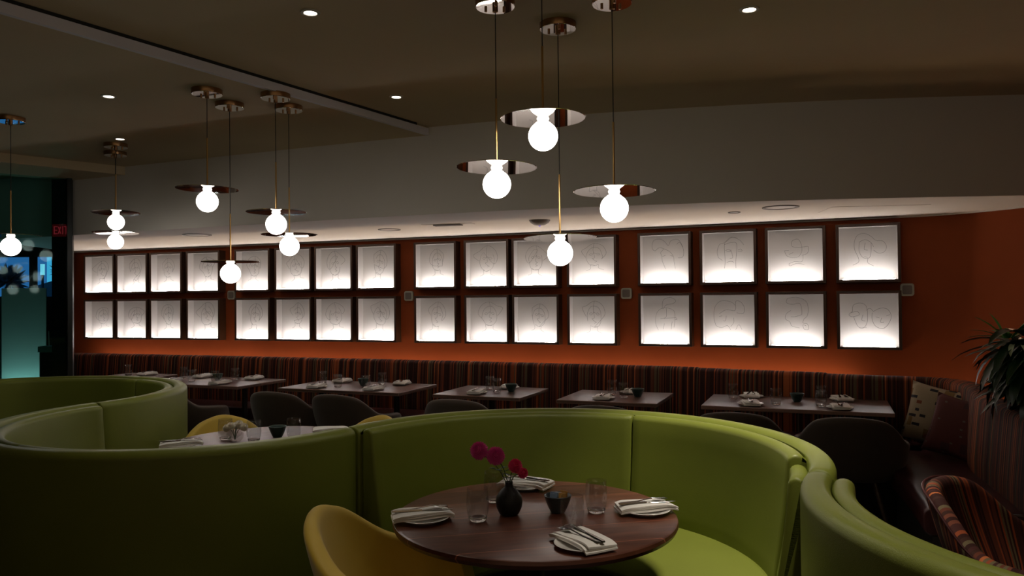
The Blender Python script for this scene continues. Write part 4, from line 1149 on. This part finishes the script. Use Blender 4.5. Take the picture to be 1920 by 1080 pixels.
# banquette tables
def lay(ti, items):
    nm = 'the ' + TABS[ti][2]
    for it in items:
        kind, a, b = it[0], it[1], it[2]
        p = tp(ti, a, b, TZ)
        if kind == 'P':
            setting(p[0], p[1], RZT + R(it[4]), '%s of %s' % (it[3], nm), nm, R(5))
        elif kind == 'G':
            place(GL, p, 0, 'clear water glass, %s of %s' % (it[3], nm), 'water glasses on ' + nm)
        elif kind == 'B':
            place(BD, p, 0, 'small dark teal bowl on %s' % nm, 'small dark teal bowls on the banquette tables')
dbl = [('P', 0.33, 0.12, 'front left', 95), ('P', 0.92, 0.12, 'front right', 88), ('P', 0.30, 0.56, 'back left', -90), ('P', 0.94, 0.57, 'back right', -84), ('B', 0.635, 0.40),
       ('G', 0.50, 0.20, 'front left'), ('G', 0.80, 0.19, 'front right'), ('G', 0.18, 0.42, 'back left'), ('G', 0.80, 0.46, 'back right')]
sng = [('P', 0.33, 0.15, 'front', 92), ('P', 0.45, 0.56, 'back', -88), ('B', 0.55, 0.36), ('G', 0.46, 0.27, 'front'), ('G', 0.33, 0.42, 'back')]
lay(0, dbl); lay(1, sng); lay(2, sng); lay(3, dbl); lay(4, dbl)
lay(5, [('P', 0.42, 0.50, 'back', -88), ('G', 0.24, 0.42, 'back')])

# ------------------------------------------------------------------ planter and plant at the right edge
pt_ = empty('floor_planter', (3.02, 3.95, 0), 0, 'tall black square planter at the right edge holding the dark leafy plant', 'planter')
mb = MB().box(-0.24, -0.18, 0, 0.24, 0.18, 0.93); mb.build('pot', M['planter'], pt_, smooth=False, bevel=0.01)
MB().box(-0.22, -0.16, 0.925, 0.22, 0.16, 0.938).build('soil', M['trunk'], pt_, smooth=False)
pl = empty('leafy_plant', (2.82, 3.95, 0.93), 0, 'dark glossy leafy plant with bright green shoots at the right edge', 'plant')
mb = MB()
gp = random.Random(12)
for k in range(5):
    a = gp.uniform(0, 6.28)
    mb.tube([(0.03 * math.cos(a), 0.03 * math.sin(a), 0), (0.06 * math.cos(a), 0.06 * math.sin(a), 0.25), (0.05 * math.cos(a + .5), 0.05 * math.sin(a + .5), 0.42)], 0.008, 6)
mb.tube([(0, 0, 0), (-0.12, 0, 0.2), (-0.26, -0.01, 0.37)], 0.008, 6)
mb.build('stem', M['trunk'], pl)
def blade(mb_, base, az, el, L_, wd, droop):
    n = 7; vs = []; fs = []
    for i in range(n + 1):
        s = i / n
        e = el - droop * s
        if i == 0: p = Vector(base)
        else: p = p + Vector((math.cos(az) * math.cos(e), math.sin(az) * math.cos(e), math.sin(e))) * (L_ / n)
        w_ = wd * math.sin(PI * min(1, (s * 0.86 + 0.10))) ** 0.8 if s < 1 else 0.0005
        sd = Vector((-math.sin(az), math.cos(az), 0))
        vs += [p - sd * w_ + Vector((0, 0, w_ * 0.35)), p, p + sd * w_ + Vector((0, 0, w_ * 0.35))]
    for i in range(n):
        a = 3 * i
        fs += [(a, a + 1, a + 4, a + 3), (a + 1, a + 2, a + 5, a + 4)]
    mb_.add(vs, fs)
mb = MB()
for k in range(320):
    z = gp.uniform(0.06, 0.34); a = gp.uniform(0, 2 * PI)
    blade(mb, (-0.35 * z + 0.05 * math.cos(a), 0.05 * math.sin(a), z), a + gp.uniform(-.3, .3), gp.uniform(-0.1, 0.9), gp.uniform(0.24, 0.42), gp.uniform(0.022, 0.040), gp.uniform(0.9, 2.0))
mb.build('foliage', M['leaf_dark'], pl, recalc=False, angle=180)
mb = MB()
for k in range(16):
    a = 2 * PI * k / 16 + gp.uniform(-.2, .2)
    blade(mb, (-0.29 + 0.02 * math.cos(a), 0.02 * math.sin(a), 0.37), a, gp.uniform(0.25, 1.35), gp.uniform(0.11, 0.19), 0.011, 0.5)
mb.build('shoot', M['leaf_light'], pl, recalc=False, angle=180)
mb = MB(); blade(mb, (-0.27, -0.08, 0.34), -1.6, 0.1, 0.14, 0.035, 1.7); blade(mb, (-0.30, -0.06, 0.34), -2.4, 0.5, 0.10, 0.012, 2.2)
mb.build('pale_leaf', M['leaf_pale'], pl, recalc=False, angle=180)
